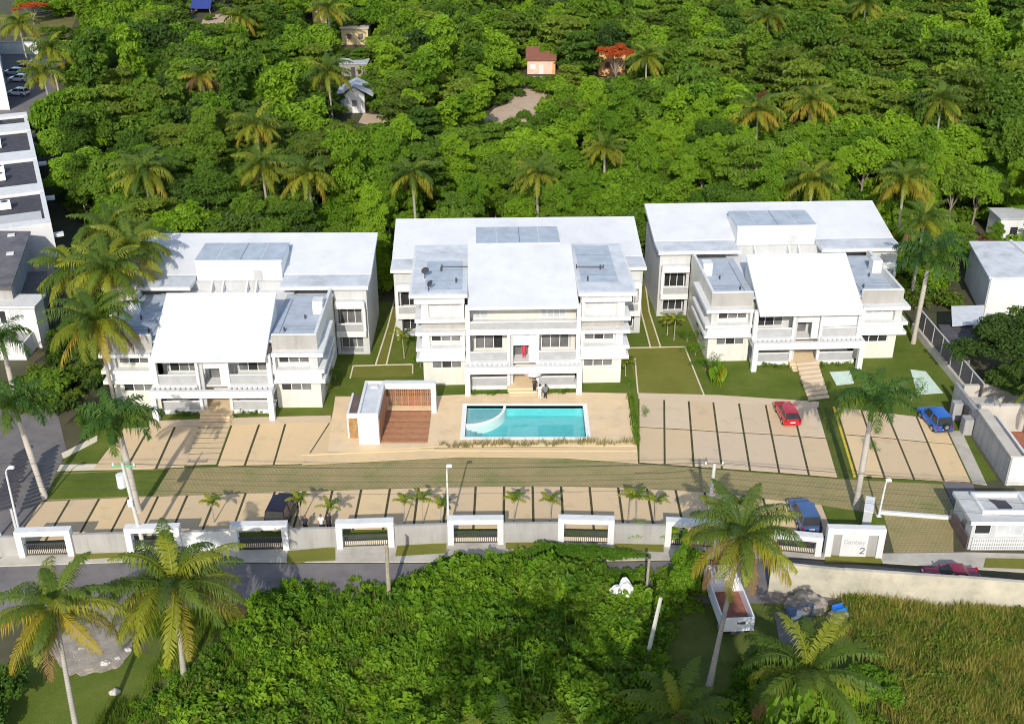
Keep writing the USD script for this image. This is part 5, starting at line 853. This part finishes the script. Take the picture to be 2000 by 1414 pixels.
def scatter(name, meshes, xyz, rz, sc, label, cat):
    "many copies of a few meshes: one instancer, for what nobody could count"
    pi = UsdGeom.PointInstancer.Define(stage, '/World/' + numbered('/World', name)); rel = pi.CreatePrototypesRel(); order = []
    for i, (m, mat) in enumerate(meshes):
        pr = usdkit.mesh(stage, str(pi.GetPath()) + '/Prototypes/' + 'clump_%03d' % i, m.out() if isinstance(m, MB) else m, MAT[mat]); rel.AddTarget(pr.GetPath())
    n = len(xyz); pi.CreatePositionsAttr(Vt.Vec3fArray.FromNumpy(np.asarray(xyz, np.float32))); pi.CreateProtoIndicesAttr(Vt.IntArray.FromNumpy((np.arange(n) * 7 % len(meshes)).astype(np.int32) if not isinstance(rz, tuple) else rz[1].astype(np.int32)))
    a = np.radians(rz[0] if isinstance(rz, tuple) else rz) / 2; q = Vt.QuathArray([Gf.Quath(float(math.cos(v)), 0, 0, float(math.sin(v))) for v in a]); pi.CreateOrientationsAttr(q)
    pi.CreateScalesAttr(Vt.Vec3fArray.FromNumpy(np.asarray(sc, np.float32))); return tag(pi, label, cat, None, 'stuff')
# the rest of the wood, farther off
fk = [k for k in protos]; fm = []
for i, k in enumerate(fk):
    nm, shp, leaf = {'r': 'round', 'l': 'layer', 't': 'tall', 'b': 'broad', 's': 'bush'}[k[0]], None, {'m': 'leaf_mid', 'b': 'leaf_bright', 'o': 'leaf_olive', 'd': 'leaf_dark'}[k[1]]
    rng = np.random.default_rng(100 + i); H, R, L = tree_parts(nm, rng); P, N = crown_points(L, 2800, rng); fm.append((MB().add(*leafcloud(P, N, .68, rng)), leaf))
if far: scatter('far_wood', fm, [(x, y, -.1) for _, x, y, _, _ in far], (rt.uniform(0, 360, len(far)), np.array([fk.index(k) for k, *_ in far])), [(s, s, z) for *_, s, z in far], 'dense far part of the wood running to the top of the view', 'wood')
# bushes under and between the trees
def clump(n, r, h, size, seed):
    rng = np.random.default_rng(seed); L = [((rng.uniform(-r, r) * .55, rng.uniform(-r, r) * .55, h * rng.uniform(.2, .55)), (r * rng.uniform(.35, .6), r * rng.uniform(.35, .6), h * rng.uniform(.3, .5))) for _ in range(6)]
    P, N = crown_points(L, n, rng, low=-.1); return MB().add(*leafcloud(P, N, size, rng))
und = []
for _ in range(8000):
    y = 120 + 225 * rt.random() ** 1.3; x = rt.uniform(-1, 1) * (y * .47 + 12)
    if wood(x, y - .5) and min([math.hypot(x - fx, y - fy) - hw for fx, fy, hw in seen]) > .5 and cap(x, y, 1.2, 9) > 1.4: und.append((x, y, -.1, rt.uniform(.8, 1.5) * (.6 if cap(x, y, 1.5, 9) < 3 else 1)))
und = und[:2700]
scatter('undergrowth', [(clump(420, 2.0, 2.2, .42, 31), 'leaf_bright'), (clump(420, 2.0, 2.0, .45, 32), 'leaf_mid'), (clump(400, 1.8, 1.8, .42, 33), 'leaf_olive')], [u[:3] for u in und], rt.uniform(0, 360, len(und)), [(u[3], u[3], u[3]) for u in und], 'low green undergrowth between the trees of the wood', 'undergrowth')
lu = []
from shapely.geometry import Polygon, Point
lpoly = Polygon([(-53, 97), (-45.5, 97), (-43.2, 100), (-42.6, 108), (-42.6, 122), (-45, 129), (-52, 134), (-52, 124), (-51.5, 110)])
while len(lu) < 170:
    x, y = rt.uniform(-54, -42), rt.uniform(96, 134)
    if lpoly.contains(Point(x, y)): lu.append((x, y, -.1, rt.uniform(.6, 1.2)))
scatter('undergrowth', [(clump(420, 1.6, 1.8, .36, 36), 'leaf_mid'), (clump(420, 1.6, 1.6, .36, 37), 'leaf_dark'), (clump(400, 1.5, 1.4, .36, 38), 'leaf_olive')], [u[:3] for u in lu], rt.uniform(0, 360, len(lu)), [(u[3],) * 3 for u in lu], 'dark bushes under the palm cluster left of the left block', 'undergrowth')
# flame trees and other marked trees
def single(name, label, shape, leaf, n, size, seed, loc, s, sz=None, cat='tree', extra=None):
    t = make_tree(name, label, cat, shape, leaf, n, size, seed, None); x = UsdGeom.Xformable(t); x.ClearXformOpOrder()
    for op, v in ((x.AddTranslateOp(opSuffix='at'), Gf.Vec3d(*map(float, loc))), (x.AddScaleOp(opSuffix='at'), Gf.Vec3f(s, s, sz or s))): op.Set(v)
    return t
single('flame_tree', 'orange flowering flame tree in front of the orange house', 'flame', 'leaf_flame', 3200, .5, 51, (21.5, 233, 0), .95, 1.25)
single('flame_tree', 'orange flowering flame tree at the upper left corner behind the field', 'flame', 'leaf_flame', 3000, .5, 52, (-125.08, 300.02, 0), 1.1, .8)
single('yellow_shrub', 'bright yellow green shrub behind the left block roof', 'bush', 'leaf_yellow', 2600, .36, 53, (-27.3, 126.5, .0), 1.15, 1.5, cat='shrub')
single('round_tree', 'lime green round tree just behind the right block roof', 'round', 'leaf_vine', 5600, .42, 54, (27.0, 143.5, 0), 1.0, 1.0)
single('dead_tree', 'reddish brown dead tree in the right part of the wood', 'tall', 'leaf_rust', 2400, .4, 55, (43.0, 190, 0), .75, .9)
single('dead_tree', 'orange brown withering tree left of the dead tree in the wood', 'round', 'leaf_rust', 1600, .45, 56, (40.5, 197, 0), .7, 1.0)
single('red_shrub', 'red brown shrub beside the small white outhouse', 'bush', 'leaf_rust', 2400, .4, 57, (62.5, 139, 0), 1.2, .9, cat='shrub')
single('spreading_tree', 'large dark green tree beyond the dark fence at the right edge', 'broad', 'leaf_dark', 12000, .40, 58, (52.5, 103.0, 0), 1.15, .9)
single('spreading_tree', 'dark green tree behind the near end of the dark fence', 'round', 'leaf_dark', 7000, .38, 59, (50.5, 98.5, 0), .9, .6)
single('round_tree', 'dark green tree beside the white front of the concrete house', 'round', 'leaf_dark', 7000, .40, 71, (56.5, 109.5, 0), 1.1, .75)
single('round_tree', 'dark shaded tree beyond the middle of the dark fence', 'round', 'leaf_dark', 7000, .38, 72, (51.5, 93.0, 0), .8, .55)
single('spreading_tree', 'dark green tree among the palms left of the left block', 'broad', 'leaf_mid', 8000, .42, 73, (-43.5, 116.5, 0), .7, .75)
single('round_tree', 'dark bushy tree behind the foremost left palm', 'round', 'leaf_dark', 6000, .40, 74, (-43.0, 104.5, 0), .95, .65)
single('round_tree', 'rounded green tree between the house terraces and the left palms', 'round', 'leaf_mid', 6000, .42, 75, (-48.5, 123, 0), 1.0, .8)
single('leafy_bush', 'low green bush at the trunk foot of the foremost left palm', 'bush', 'leaf_mid', 3000, .34, 76, (-40.5, 94.0, 0), 1.0, .7, cat='bush')
single('leafy_bush', 'low green bush beside the white house terrace', 'bush', 'leaf_mid', 3000, .34, 77, (-48.0, 101.5, 0), 1.3, .8, cat='bush')
for i, (p, s, l) in enumerate(((( 21.59, 102.78, 0), .55, 'clump of tall banana-like plants on the lawn by the right block'),)):
    t = thing('banana_plant', l, 'plant', p); rng = np.random.default_rng(60)
    for k in range(22):
        a = rng.uniform(0, 2 * PI); r = rng.uniform(.2, 1.3); hh = rng.uniform(2.0, 3.6); o = np.array([rng.uniform(-.8, .8), rng.uniform(-.5, .5), 0]); u = np.array([math.cos(a), math.sin(a), 0]); n_ = np.array([-u[1], u[0], 0])
        ts = np.linspace(0, 1, 6); c = o + u * (r * ts ** 2)[:, None] + np.array([0, 0, 1]) * (hh * (ts - .22 * ts ** 3))[:, None]; w = .34 * np.sin(np.clip((ts - .25) / .75, 0, 1) * PI * .93 + .05) + .02
        v = np.vstack([c - n_ * w[:, None], c + u * .03, c + n_ * w[:, None]]); f = [(j, j + 1, 6 + j + 1, 6 + j) for j in range(5)] + [(6 + j, 6 + j + 1, 12 + j + 1, 12 + j) for j in range(5)]
        obj('leaf', (v, np.array(f)), ['leaf_vine', 'leaf_vine', 'leaf_yellow', 'leaf_bright'][k % 4], t)
# ---------------------------------------------------------------- palms
def frond(L, e0, droop, n, ll, w, rng, twist=0., fall=.55, plum=0.):
    "leaf of a palm along +x from the origin: midrib and leaflets"
    k = 9; ts = np.linspace(0, 1, k); ang = e0 - droop * ts ** 1.25; ds = L / (k - 1)
    c = np.zeros((k, 3)); c[1:, 0] = np.cumsum(np.cos(ang[:-1]) * ds); c[1:, 2] = np.cumsum(np.sin(ang[:-1]) * ds); c[:, 1] = twist * ts ** 2 * L
    m = MB().tube(c, np.linspace(.055, .012, k) * (L / 4.2), 3)
    u = np.linspace(.13, .985, n); ci = np.stack([np.interp(u, ts, c[:, j]) for j in range(3)], 1); ti = np.stack([np.interp(u, ts, np.gradient(c[:, j])) for j in range(3)], 1); ti /= np.linalg.norm(ti, axis=1)[:, None]
    side = np.array([0, 1.0, 0]); upv = np.cross(ti, side); upv /= np.linalg.norm(upv, axis=1)[:, None]
    w = w * rng.uniform(.8, 1.2); ln = ll * (np.clip(np.sin((u * .84 + .15) * PI), .02, 1) ** .7) * rng.uniform(.72, 1.12, n)
    V, F, q = [], [], 0
    for s in (-1, 1):
        pl = rng.uniform(-plum, plum, n) if plum else np.zeros(n)
        d = s * side[None] * .82 + ti * rng.uniform(.35, .75, n)[:, None] + upv * (.16 + pl + rng.uniform(-.12, .12, n))[:, None]; d /= np.linalg.norm(d, axis=1)[:, None]
        a = ci + d * (ln * .5)[:, None]; a[:, 2] -= ln * fall * .16; b_ = ci + d * ln[:, None]; fl = fall * rng.uniform(.55, 1.45, n); b_[:, 2] -= ln * fl * .85; b_[:, :2] -= (d * (ln * fl * .2)[:, None])[:, :2]
        wv = ti * w * .5; v = np.stack([ci - wv * .6, ci + wv * .6, a - wv, a + wv, b_], 1).reshape(-1, 3); kk_ = np.arange(n)[:, None] * 5 + q
        V.append(v); F += [kk_ + [0, 1, 3], kk_ + [0, 3, 2], kk_ + [2, 3, 4]]; q += 5 * n
    return m.add(np.vstack(V), np.vstack(F))
def turned(m, az, roll=0):
    v, f = m.out(); ca, sa = math.cos(roll), math.sin(roll); v = np.c_[v[:, 0], ca * v[:, 1] - sa * v[:, 2], sa * v[:, 1] + ca * v[:, 2]]
    ca, sa = math.cos(az), math.sin(az); return np.c_[ca * v[:, 0] - sa * v[:, 1], sa * v[:, 0] + ca * v[:, 1], v[:, 2]], f
def palm(label, base, crown, L=4.0, nf=26, seed=0, ages=(.30, .12, .06), lod=34, group=None, tr=.17, nuts=True, green='palm_green', old='palm_lime', bend=.25):
    rng = np.random.default_rng(seed); base, crown = np.array(base, float), np.array(crown, float); t = thing('coconut_palm', label, 'palm', tuple(base), 0, group); c = crown - base
    ts = np.linspace(0, 1, 9)[:, None]; hor = c * [1, 1, 0]; pts = np.array([0, 0, 1.0]) * c[2] * ts + hor * (ts * (1 - bend) + bend * ts ** 2.2); pts[0, 2] = -.1
    obj('trunk', MB().tube(pts, np.r_[tr * 1.7, tr * 1.25, np.linspace(tr * 1.1, tr * .75, 7)], 9), 'palm_trunk', t, 60)
    for i in range(nf):
        f = (i + .5) / nf; az = i * 2.39996 + rng.uniform(-.25, .25); e0 = 1.35 - 1.85 * f ** 1.1 + rng.uniform(-.15, .15); dr = rng.uniform(1.05, 1.75) + .25 * (1 - f)
        mat = green if f < 1 - sum(ages) else (old if f < 1 - ages[1] - ages[2] else ('palm_gold' if f < 1 - ages[2] else 'palm_brown'))
        if mat == green and rng.random() < .22: mat = old
        m = frond(L * rng.uniform(.85, 1.08) * (.8 if f < .1 else 1), e0, dr if e0 > -.1 else dr * .75, lod, L * .215, L * .0245 * 34 / lod, rng, rng.uniform(-.14, .14), fall=.75 + .55 * f)
        v, q = turned(m, az, rng.uniform(-.3, .3)); obj('frond', (v + c + np.array([math.cos(az), math.sin(az), 0]) * .12, q), mat, t)
    obj('crown_shaft', MB().tube([c - [0, 0, .7], c + [0, 0, .15]], [tr * 1.15, tr * 1.5], 8), 'palm_brown', t)
    if nuts:
        for i in range(6): a = i * 1.05 + rng.uniform(0, .4); obj('coconut', MB().ball(c + np.array([math.cos(a) * .36, math.sin(a) * .36, -.42 - .12 * (i % 2)]), .17), 'coconut', t)
    return t
def royal(label, base, crown, L=3.0, nf=15, seed=0, group=None, tr=.24, droop=1.5):
    rng = np.random.default_rng(seed); base, crown = np.array(base, float), np.array(crown, float); t = thing('royal_palm', label, 'palm', tuple(base), 0, group); c = crown - base
    ts = np.linspace(0, 1, 8)[:, None]; pts = c * ts; pts[0, 2] = -.1; pts = pts[:-1]; obj('trunk', MB().tube(c * np.linspace(0, .84, 8)[:, None], [tr * 1.25, tr * 1.05, tr, tr * 1.05, tr * 1.1, tr * 1.05, tr * .9, tr * .75], 10), 'royal_trunk', t, 60)
    obj('crown_shaft', MB().tube([c * .835, c * .9, c], [tr * .85, tr * .8, tr * .45], 10), 'crownshaft', t, 60)
    for i in range(nf):
        f = (i + .5) / nf; az = i * 2.39996 + rng.uniform(-.3, .3); m = frond(L * rng.uniform(.88, 1.1), 1.25 - 1.1 * f + rng.uniform(-.1, .1), droop + rng.uniform(-.1, .35) + .3 * f, 36, L * .27, L * .029, rng, rng.uniform(-.08, .08), fall=.75, plum=.55)
        v, q = turned(m, az, rng.uniform(-.3, .3)); obj('frond', (v + c, q), 'royal_green' if rng.random() < .82 else 'palm_green', t)
    return t
def young(label, base, h, seed, group='young palms behind the street wall', L=1.25, nf=7, mat='palm_lime'):
    rng = np.random.default_rng(seed); t = thing('young_palm', label, 'palm', (base[0], base[1], 0), 0, group); lean = rng.uniform(-.15, .15, 2); top = np.array([lean[0], lean[1], h])
    obj('trunk', MB().tube([(0, 0, -.05), top * .5, top], [.07, .05, .045], 6), 'palm_trunk', t)
    for i in range(nf):
        az = i * 2.39996 + rng.uniform(-.3, .3); m = frond(L * rng.uniform(.85, 1.15), 1.25 - .5 * i / nf, 1.7, 16, L * .30, L * .07, rng, 0, .6); v, q = turned(m, az); obj('frond', (v + top, q), mat if i % 3 else 'palm_green', t)
    return t
# near palms: base on the ground, crown centre
palm('tall coconut palm with gold lower fronds on the mown patch at the lower left', (-27.2, 51.0, 0), (-29.2, 56.0, 9.4), 4.7, 24, 3, (.2, .28, .06), 40)
palm('big coconut palm with hanging yellow fronds, overlapping the street at lower left', (-23.1, 59.6, 0), (-23.0, 60.4, 7.5), 5.7, 36, 4, (.25, .14, .06), 46)
palm('coconut palm with a long leaning pale trunk and orange lower fronds, right of centre', (13.8, 58.9, 0), (16.3, 64.6, 8.6), 5.0, 34, 5, (.20, .18, .12), 44, bend=.1)
palm('low bushy coconut palm at the bottom, left of the dry grass', (19.1, 54.6, 0), (19.1, 54.8, 5.0), 5.4, 26, 6, (.12, .02, .04), 40, green='palm_green')
palm('dark coconut palm cut off by the bottom edge below the leaning trunk', (10.6, 51.2, 0), (10.4, 51.6, 4.4), 4.2, 22, 7, (.1, 0, .03), 36)
palm('big sunlit coconut palm left of the left block, foremost of its cluster', (-39.4, 96.5, 0), (-39.6, 96.0, 10.6), 5.3, 36, 8, (.30, .14, .05), 40, group=None)
palm('coconut palm second from the front in the cluster left of the left block', (-41.8, 107, 0), (-42.0, 107, 11.2), 5.2, 34, 9, (.32, .06, .04), 34)
palm('coconut palm at the back of the left cluster, beside the rear roof', (-42.0, 113.0, 0), (-41.3, 113.0, 11.4), 5.2, 34, 10, (.32, .06, .03), 34)
palm('dark coconut palm touching the roof corner of the left block', (-46.6, 111, 0), (-47.0, 111, 10.0), 5.0, 32, 11, (.2, .04, .04), 32)
palm('coconut palm overhanging the left end of the left block rear roof', (-46.0, 119, 0), (-45.6, 119, 11.0), 5.0, 32, 12, (.28, .06, .03), 32)
royal('royal palm beside the side road at the left edge, its trunk behind the lamp post', (-41.25, 81.99, 0), (-42.6, 83.0, 8.8), 3.9, 17, 21)
royal('royal palm in front of the left block beside its parking bays', (-32.28, 79.80, 0), (-32.6, 79.6, 9.2), 4.0, 18, 22)
royal('royal palm in front of the right block between the parking bays, pale trunk', (29.92, 80.42, 0), (29.9, 80.4, 10.6), 4.0, 18, 23)
royal('large royal palm at the right corner of the right block by the dark fence', (45.2, 112.6, 0), (45.4, 112.8, 10.6), 4.6, 20, 24)
royal('royal palm at the far left edge in front of the white house', (-50.5, 99.0, 0), (-50.5, 99.0, 7.2), 3.8, 16, 25)
palm('coconut palm at the right edge over the block compound yard', (49.0, 87.5, 0), (49.0, 88.0, 7.6), 3.7, 22, 26, (.3, .05, .03), 34)
palm('coconut palm behind the right block roof near the large royal palm', (48.5, 124, 0), (48.5, 124, 10.5), 4.4, 26, 27, (.2, .04, .04), 32)
# palms in and before the wood: crown centre, height, frond length
for i, (p, z, L, l) in enumerate(bkp):
    gold = 'gold' in l or 'yellow' in l
    ages = (.2, .30, .05) if 'skirt' in l and 'brown' not in l else ((.25, .10, .30) if 'withered' in l else ((.4, .1, .04) if gold else (.28, .03, .03)))
    palm('coconut ' + l, (p[0] + .3, p[1], 0), (p[0], p[1], z + .8), L * 1.06, 28, 40 + i, ages, 24, nuts=False, tr=.19)
# palms just outside the lower edge of the view, whose shadows lie on the shrubs
for i, (x, y, h, l) in enumerate(((-6.5, 27.5, 20, 'tall palm left in the group below the view'), (-.6, 32.0, 20.5, 'tall palm standing foremost in the group below the view'), (4.5, 28.0, 19, 'tall palm right in the group below the view'), (-2.8, 24.5, 21, 'tall palm standing last in the group below the view'))): palm(l, (x, y, 0), (x + .4, y, h), 4.2, 20, 80 + i, (.2, .05, .03), 26, nuts=False)
single('spreading_tree', 'big tree below the view that shades the hollow by the dump truck', 'broad', 'leaf_mid', 7000, .5, 90, (9.8, 33.0, 0), 1.0, 2.9)
# young palms along the street wall and on the lawns
yp = [((-25.41, 78.15), 2.0, 'behind the white wall panel'), ((-18.03, 77.85), 2.5, 'beside the black van'), ((-15.29, 77.56), 1.9, 'right of the three people'), ((-9.16, 78.00), 2.2, 'leftmost of the three left of the tall lamp post'), ((-7.58, 77.85), 2.5, 'middle of the three left of the tall lamp post'), ((-6.10, 77.85), 2.0, 'touching the tall lamp post'), ((0.13, 78.15), 2.3, 'right of the middle gate'), ((3.27, 78.00), 2.3, 'above the creeper mound'), ((9.86, 78.00), 2.6, 'leftmost of the three left of the vine heap'), ((10.58, 77.85), 2.8, 'middle of the three left of the vine heap'), ((12.12, 78.00), 2.2, 'rightmost of the three left of the vine heap'), ((19.08, 77.41), 2.4, 'behind the palm with orange fronds'), ((18.02, 77.56), 1.9, 'between the tall grey pole and the slate blue car')]
for i, (p, h, l) in enumerate(yp): young('young palm behind the street wall, ' + l, p, h, 200 + i, L=1.35)
for i, (p, h, l) in enumerate((((-11.80, 108.89), 2.6, 'young palm on the lawn left of the tall block, by the pergola'), ((17.74, 114.65), 1.7, 'smaller young palm on the lawn left of the right block'), ((18.33, 113.33), 2.4, 'taller young palm on the lawn left of the right block'), ((12.10, 104.72), 1.6, 'young palm at the right front corner of the tall block'))): young(l, p, h, 230 + i, None, 1.5, 8)
# shrubs at the foot of the blocks
sh0 = make_tree('garden_shrub', 'garden shrub', 'shrub', 'bush', 'leaf_vine', 700, .26, 61, None)
for p, s, l in (((-9.84, 106.71), .5, 'green shrub at the left front corner of the tall block'), ((-18.69, 103.92), .42, 'green shrub by the right corner of the left block'), ((19.78, 112.94), .5, 'uppermost shrub in the bed left of the right block'), ((20.23, 109.63), .55, 'second shrub in the bed left of the right block'), ((20.83, 106.24), .55, 'lowest shrub in the bed left of the right block'), ((12.21, 102.45), .28, 'small shrub right of the tall block front'), ((13.18, 96.38), .25, 'clipped shrub between the pool terrace and the parking bays'), ((33.90, 89.83), .3, 'low shrub at the foot of the pale royal palm'), ((40.85, 99.50), .6, 'leafy shrub beside the blue off-roader')): dup(sh0, (p[0], p[1], 0), s * 900, (s, s, s * 1.05), label=l)
ysh = make_tree('yellow_flower_shrub', 'yellow flowering shrub at the corner of the left block', 'shrub', 'bush', 'leaf_yellow', 500, .22, 62, None); dup(ysh, ((-18.96, 100.58) + (0,)), 10, (.26, .26, .5)); dup(ysh, ((20.94, 112.94) + (0,)), 60, (.24, .24, .45), label='yellow flowering shrub in the bed left of the right block')
# hedge strips under the balconies, plants along the pool
def strip(name, a, b_, n, mesh, mat, label, s, cat, w=.3):
    rr = np.random.default_rng(n); p = [(lerp(a, b_, t)[0] + rr.uniform(-.05, .05), lerp(a, b_, t)[1] + rr.uniform(-w, w), 0) for t in np.linspace(0, 1, n)]
    scatter(name, [(mesh, mat)], p, rr.uniform(0, 360, n), [(s * q,) * 3 for q in rr.uniform(.7, 1.3, n)], label, cat)
hm = clump(160, 1.0, 1.1, .22, 70)
for a, b_, l in (((-3.96, 100.69), (-0.53, 100.69), 'low hedge under the left balcony of the tall block'), ((3.71, 100.90), (6.46, 101.01), 'low hedge under the right balcony of the tall block'), ((-33.47, 96.38), (-31.30, 96.48), 'low hedge under the left balcony of the left block'), ((-27.15, 96.68), (-24.61, 96.78), 'low hedge under the right balcony of the left block'), ((27.15, 106.95), (30.09, 106.48), 'low hedge under the left balcony of the right block'), ((33.24, 106.95), (37.81, 107.43), 'low hedge under the right balcony of the right block')): strip('hedge', a, b_, 9, hm, 'leaf_mid', l, .45, 'hedge', .15)
def tuft(n, h, spread, w, seed, mat_lean=.5):
    rng = np.random.default_rng(seed); V, F = [], []
    for i in range(n):
        a = rng.uniform(0, 2 * PI); u = np.array([math.cos(a), math.sin(a), 0]); nn = np.array([-u[1], u[0], 0]); o = rng.normal(size=3) * spread * [1, 1, 0]; hh = h * rng.uniform(.6, 1.15); le = hh * rng.uniform(.1, mat_lean)
        p = [o, o + u * le * .35 + [0, 0, hh * .6], o + u * le + [0, 0, hh]]; k = len(V) * 1; q = sum(len(x) for x in V)
        V.append(np.array([p[0] - nn * w, p[0] + nn * w, p[1] - nn * w * .8, p[1] + nn * w * .8, p[2]])); F += [(q, q + 1, q + 3), (q, q + 3, q + 2), (q + 2, q + 3, q + 4)]
    return MB().add(np.vstack(V), np.array(F))
rg = np.random.default_rng(77)
strip('pool_grasses', (-6.72, 90.56), (11.63, 90.94), 70, tuft(14, .65, .12, .025, 71), 'leaf_straw', 'row of ornamental grasses along the near side of the pool', 1.0, 'plants', .28)
strip('pool_grasses', (11.88, 90.94), (12.15, 99.50), 40, tuft(26, .7, .12, .03, 72), 'leaf_mid', 'strip of plants between the pool terrace and the parking bays', 1.0, 'plants', .1)
# the shrub-covered plot in front of the street
edge = [(-25.10, 51.50), (-26.10, 56.39), (-24.53, 60.85), (-21.69, 64.37), (-20.67, 66.68), (-19.58, 68.06), (-17.36, 70.05), (-14.24, 70.82), (-9.70, 70.18), (-5.80, 72.65), (-1.67, 73.33), (2.51, 73.73), (8.61, 71.60), (13.53, 71.60), (15.33, 71.34), (15.74, 67.58), (15.51, 63.81), (17.31, 61.37), (20.51, 60.85), (23.40, 59.31), (24.65, 54.99), (24.28, 51.50)]
from shapely.geometry import Polygon, Point
plot = Polygon(edge).difference(Polygon([(12.33, 65.51), (14.08, 66.98), (16.62, 66.98), (16.21, 61.37), (15.17, 58.56), (12.26, 58.21), (11.05, 61.37)])); bx0, by0, bx1, by1 = plot.bounds; fg = []
while len(fg) < 1900:
    x, y = rg.uniform(bx0, bx1), rg.uniform(max(by0, 50), by1)
    if plot.contains(Point(x, y)):
        d = plot.boundary.distance(Point(x, y)); q = meshkit.fbm(np.array([[x * .16, y * .16, 7.]]), 3)[0]; s = (.45 + .55 * min(1, d / 3)) * (.30 + 1.2 * q) * rg.uniform(.6, 1.3)
        fg.append((x, y, max(0, (q - .45)) * 3.0 * min(1, d / 3) - .15, s))
scatter('shrub_plot', [(clump(330, 1.5, 1.7, .44, 73), 'leaf_vine'), (clump(380, 1.5, 1.5, .36, 74), 'leaf_vine'), (clump(420, 1.4, 1.6, .28, 75), 'leaf_bright'), (clump(260, 1.3, 1.2, .55, 76), 'leaf_vine'), (clump(330, 1.3, 1.4, .36, 77), 'leaf_mid'), (clump(300, 1.2, 1.5, .34, 97), 'leaf_olive'), (clump(360, 1.5, 2.0, .42, 98), 'leaf_bright'), (tuft(60, .9, .4, .04, 99, 1.1), 'leaf_grass_dry'), (tuft(90, 1.5, .45, .05, 79), 'leaf_vine'), (tuft(60, 1.1, .4, .04, 78), 'leaf_olive')], [f[:3] for f in fg], rg.uniform(0, 360, len(fg)), [(f[3],) * 3 for f in fg], 'dense bright green shrubs and creepers filling the plot before the street', 'shrubs')
def mound(name, label, c, rx, ry, h, n, seed, leaf='leaf_vine', size=.28):
    rng = np.random.default_rng(seed); L = [((c[0] + rng.uniform(-rx, rx) * .7, c[1] + rng.uniform(-ry, ry) * .7, h * rng.uniform(.15, .6)), (rx * rng.uniform(.3, .5), ry * rng.uniform(.3, .55), h * rng.uniform(.3, .45))) for _ in range(12)]
    P, N = crown_points(L, n, rng, low=-.1); t = thing(name, label, 'creeper'); obj('foliage', MB().add(*leafcloud(P, N, size, rng)), leaf, t); 
    for l_ in L[:5]: obj('stem', MB().tube([(l_[0][0], l_[0][1], -.05), (l_[0][0] + .1, l_[0][1], l_[0][2])], [.05, .02], 5), 'trunk', t)
mound('creeper_mound', 'bright green creeper mound spilling over the street in front of the wall', (5.41, 73.19), 5.6, 1.0, 1.3, 8000, 91)
mound('creeper_mound', 'tall green creeper heap covering the street left of the leaning palm', (13.77, 70.37), 1.6, 2.6, 3.6, 7000, 92)
mound('creeper_mound', 'green creeper draped over the wall by the seventh gate, left of the tall grey pole', (11.70, 75.40), 2.2, .5, 2.3, 2600, 93, 'leaf_bright', .2)
mound('bush', 'dark green bush in the lower left corner', (-34.61, 55.92), 1.6, 3.6, 2.6, 7000, 94, 'leaf_mid', .26)
mound('bush', 'leafy bush right of the low palm by the dry grass', (24.77, 57.82), 2.2, 2.0, 2.2, 7000, 95, 'leaf_vine', .26)
# mown patch and dry grass
sheet('mown_patch', [(-36.10, 61.37), (-35.29, 64.09), (-32.44, 64.66), (-24.68, 61.37), (-25.33, 54.99), (-24.01, 47.52), (-45, 46), (-36, 58)], .012, 'lawn')
sheet('scrub_ground', [(-29.71, 68.19), (-21.26, 71.34), (16.46, 71.99), (25.98, 67.58), (42.50, 65.80), (60, 40), (-28, 40), (-25.63, 60.85)], .008, 'dull_grass')
dry = []
dp_ = Polygon([(25.62, 67.70), (29.73, 66.98), (41.06, 66.04), (34.07, 49.86), (25.07, 49.86), (26.30, 55.92), (25.63, 60.85), (25.19, 64.66)]); bx0, by0, bx1, by1 = dp_.bounds
while len(dry) < 2600:
    x, y = rg.uniform(bx0, bx1), rg.uniform(max(by0, 48), by1)
    if dp_.contains(Point(x, y)) and (math.hypot((x - 30.6) / 3.2, (y - 60.3) / 2.2) > 1 or rg.random() < .25): dry.append((x, y, 0, rg.uniform(.5, 1.1) * (.55 + .9 * meshkit.fbm(np.array([[x * .35, y * .35, 2.]]), 3)[0])))
scatter('dry_grass', [(tuft(80, .9, .4, .025, 81, .9), 'leaf_grass_dry'), (tuft(80, .75, .4, .025, 82, 1.2), 'leaf_grass_dry'), (tuft(70, .8, .36, .03, 83), 'leaf_olive'), (clump(160, .7, .9, .2, 86), 'leaf_olive'), (tuft(50, .6, .4, .025, 87, 1.2), 'leaf_straw')], [d[:3] for d in dry], rg.uniform(0, 360, len(dry)), [(d[3],) * 3 for d in dry], 'tall olive and straw coloured grass beside the long cream wall', 'grass')
sheet('pale_pad', [(34.02, 105.65), (36.28, 105.88), (35.97, 103.12), (34.02, 102.67)], .04, 'mint'); sheet('pale_pad', [(42.88, 106.24), (44.38, 105.77), (44.61, 101.01), (41.86, 100.69)], .04, 'mint')
sheet('bare_patch', [(35.26, 62.55), (37.15, 63.54), (39.69, 62.88), (38.04, 59.06), (35.63, 59.31), (34.87, 60.59)], .016, 'sand')
edge2 = []
while len(edge2) < 900:
    x, y = rg.uniform(-36, -15), rg.uniform(52, 66.5)
    if not plot.contains(Point(x, y)) and (x > -28.5 + (y - 52) * .2 or y > 62.5) and not (-34 < x < -25.5 and 57.5 < y < 64): edge2.append((x, y, 0, rg.uniform(.3, .7)))
scatter('rough_grass', [(tuft(40, .7, .3, .02, 84), 'leaf_olive'), (tuft(40, .6, .3, .02, 85), 'leaf_mid')], [d[:3] for d in edge2], rg.uniform(0, 360, len(edge2)), [(d[3],) * 3 for d in edge2], 'rough grass at the foot of the lower left palms', 'grass')
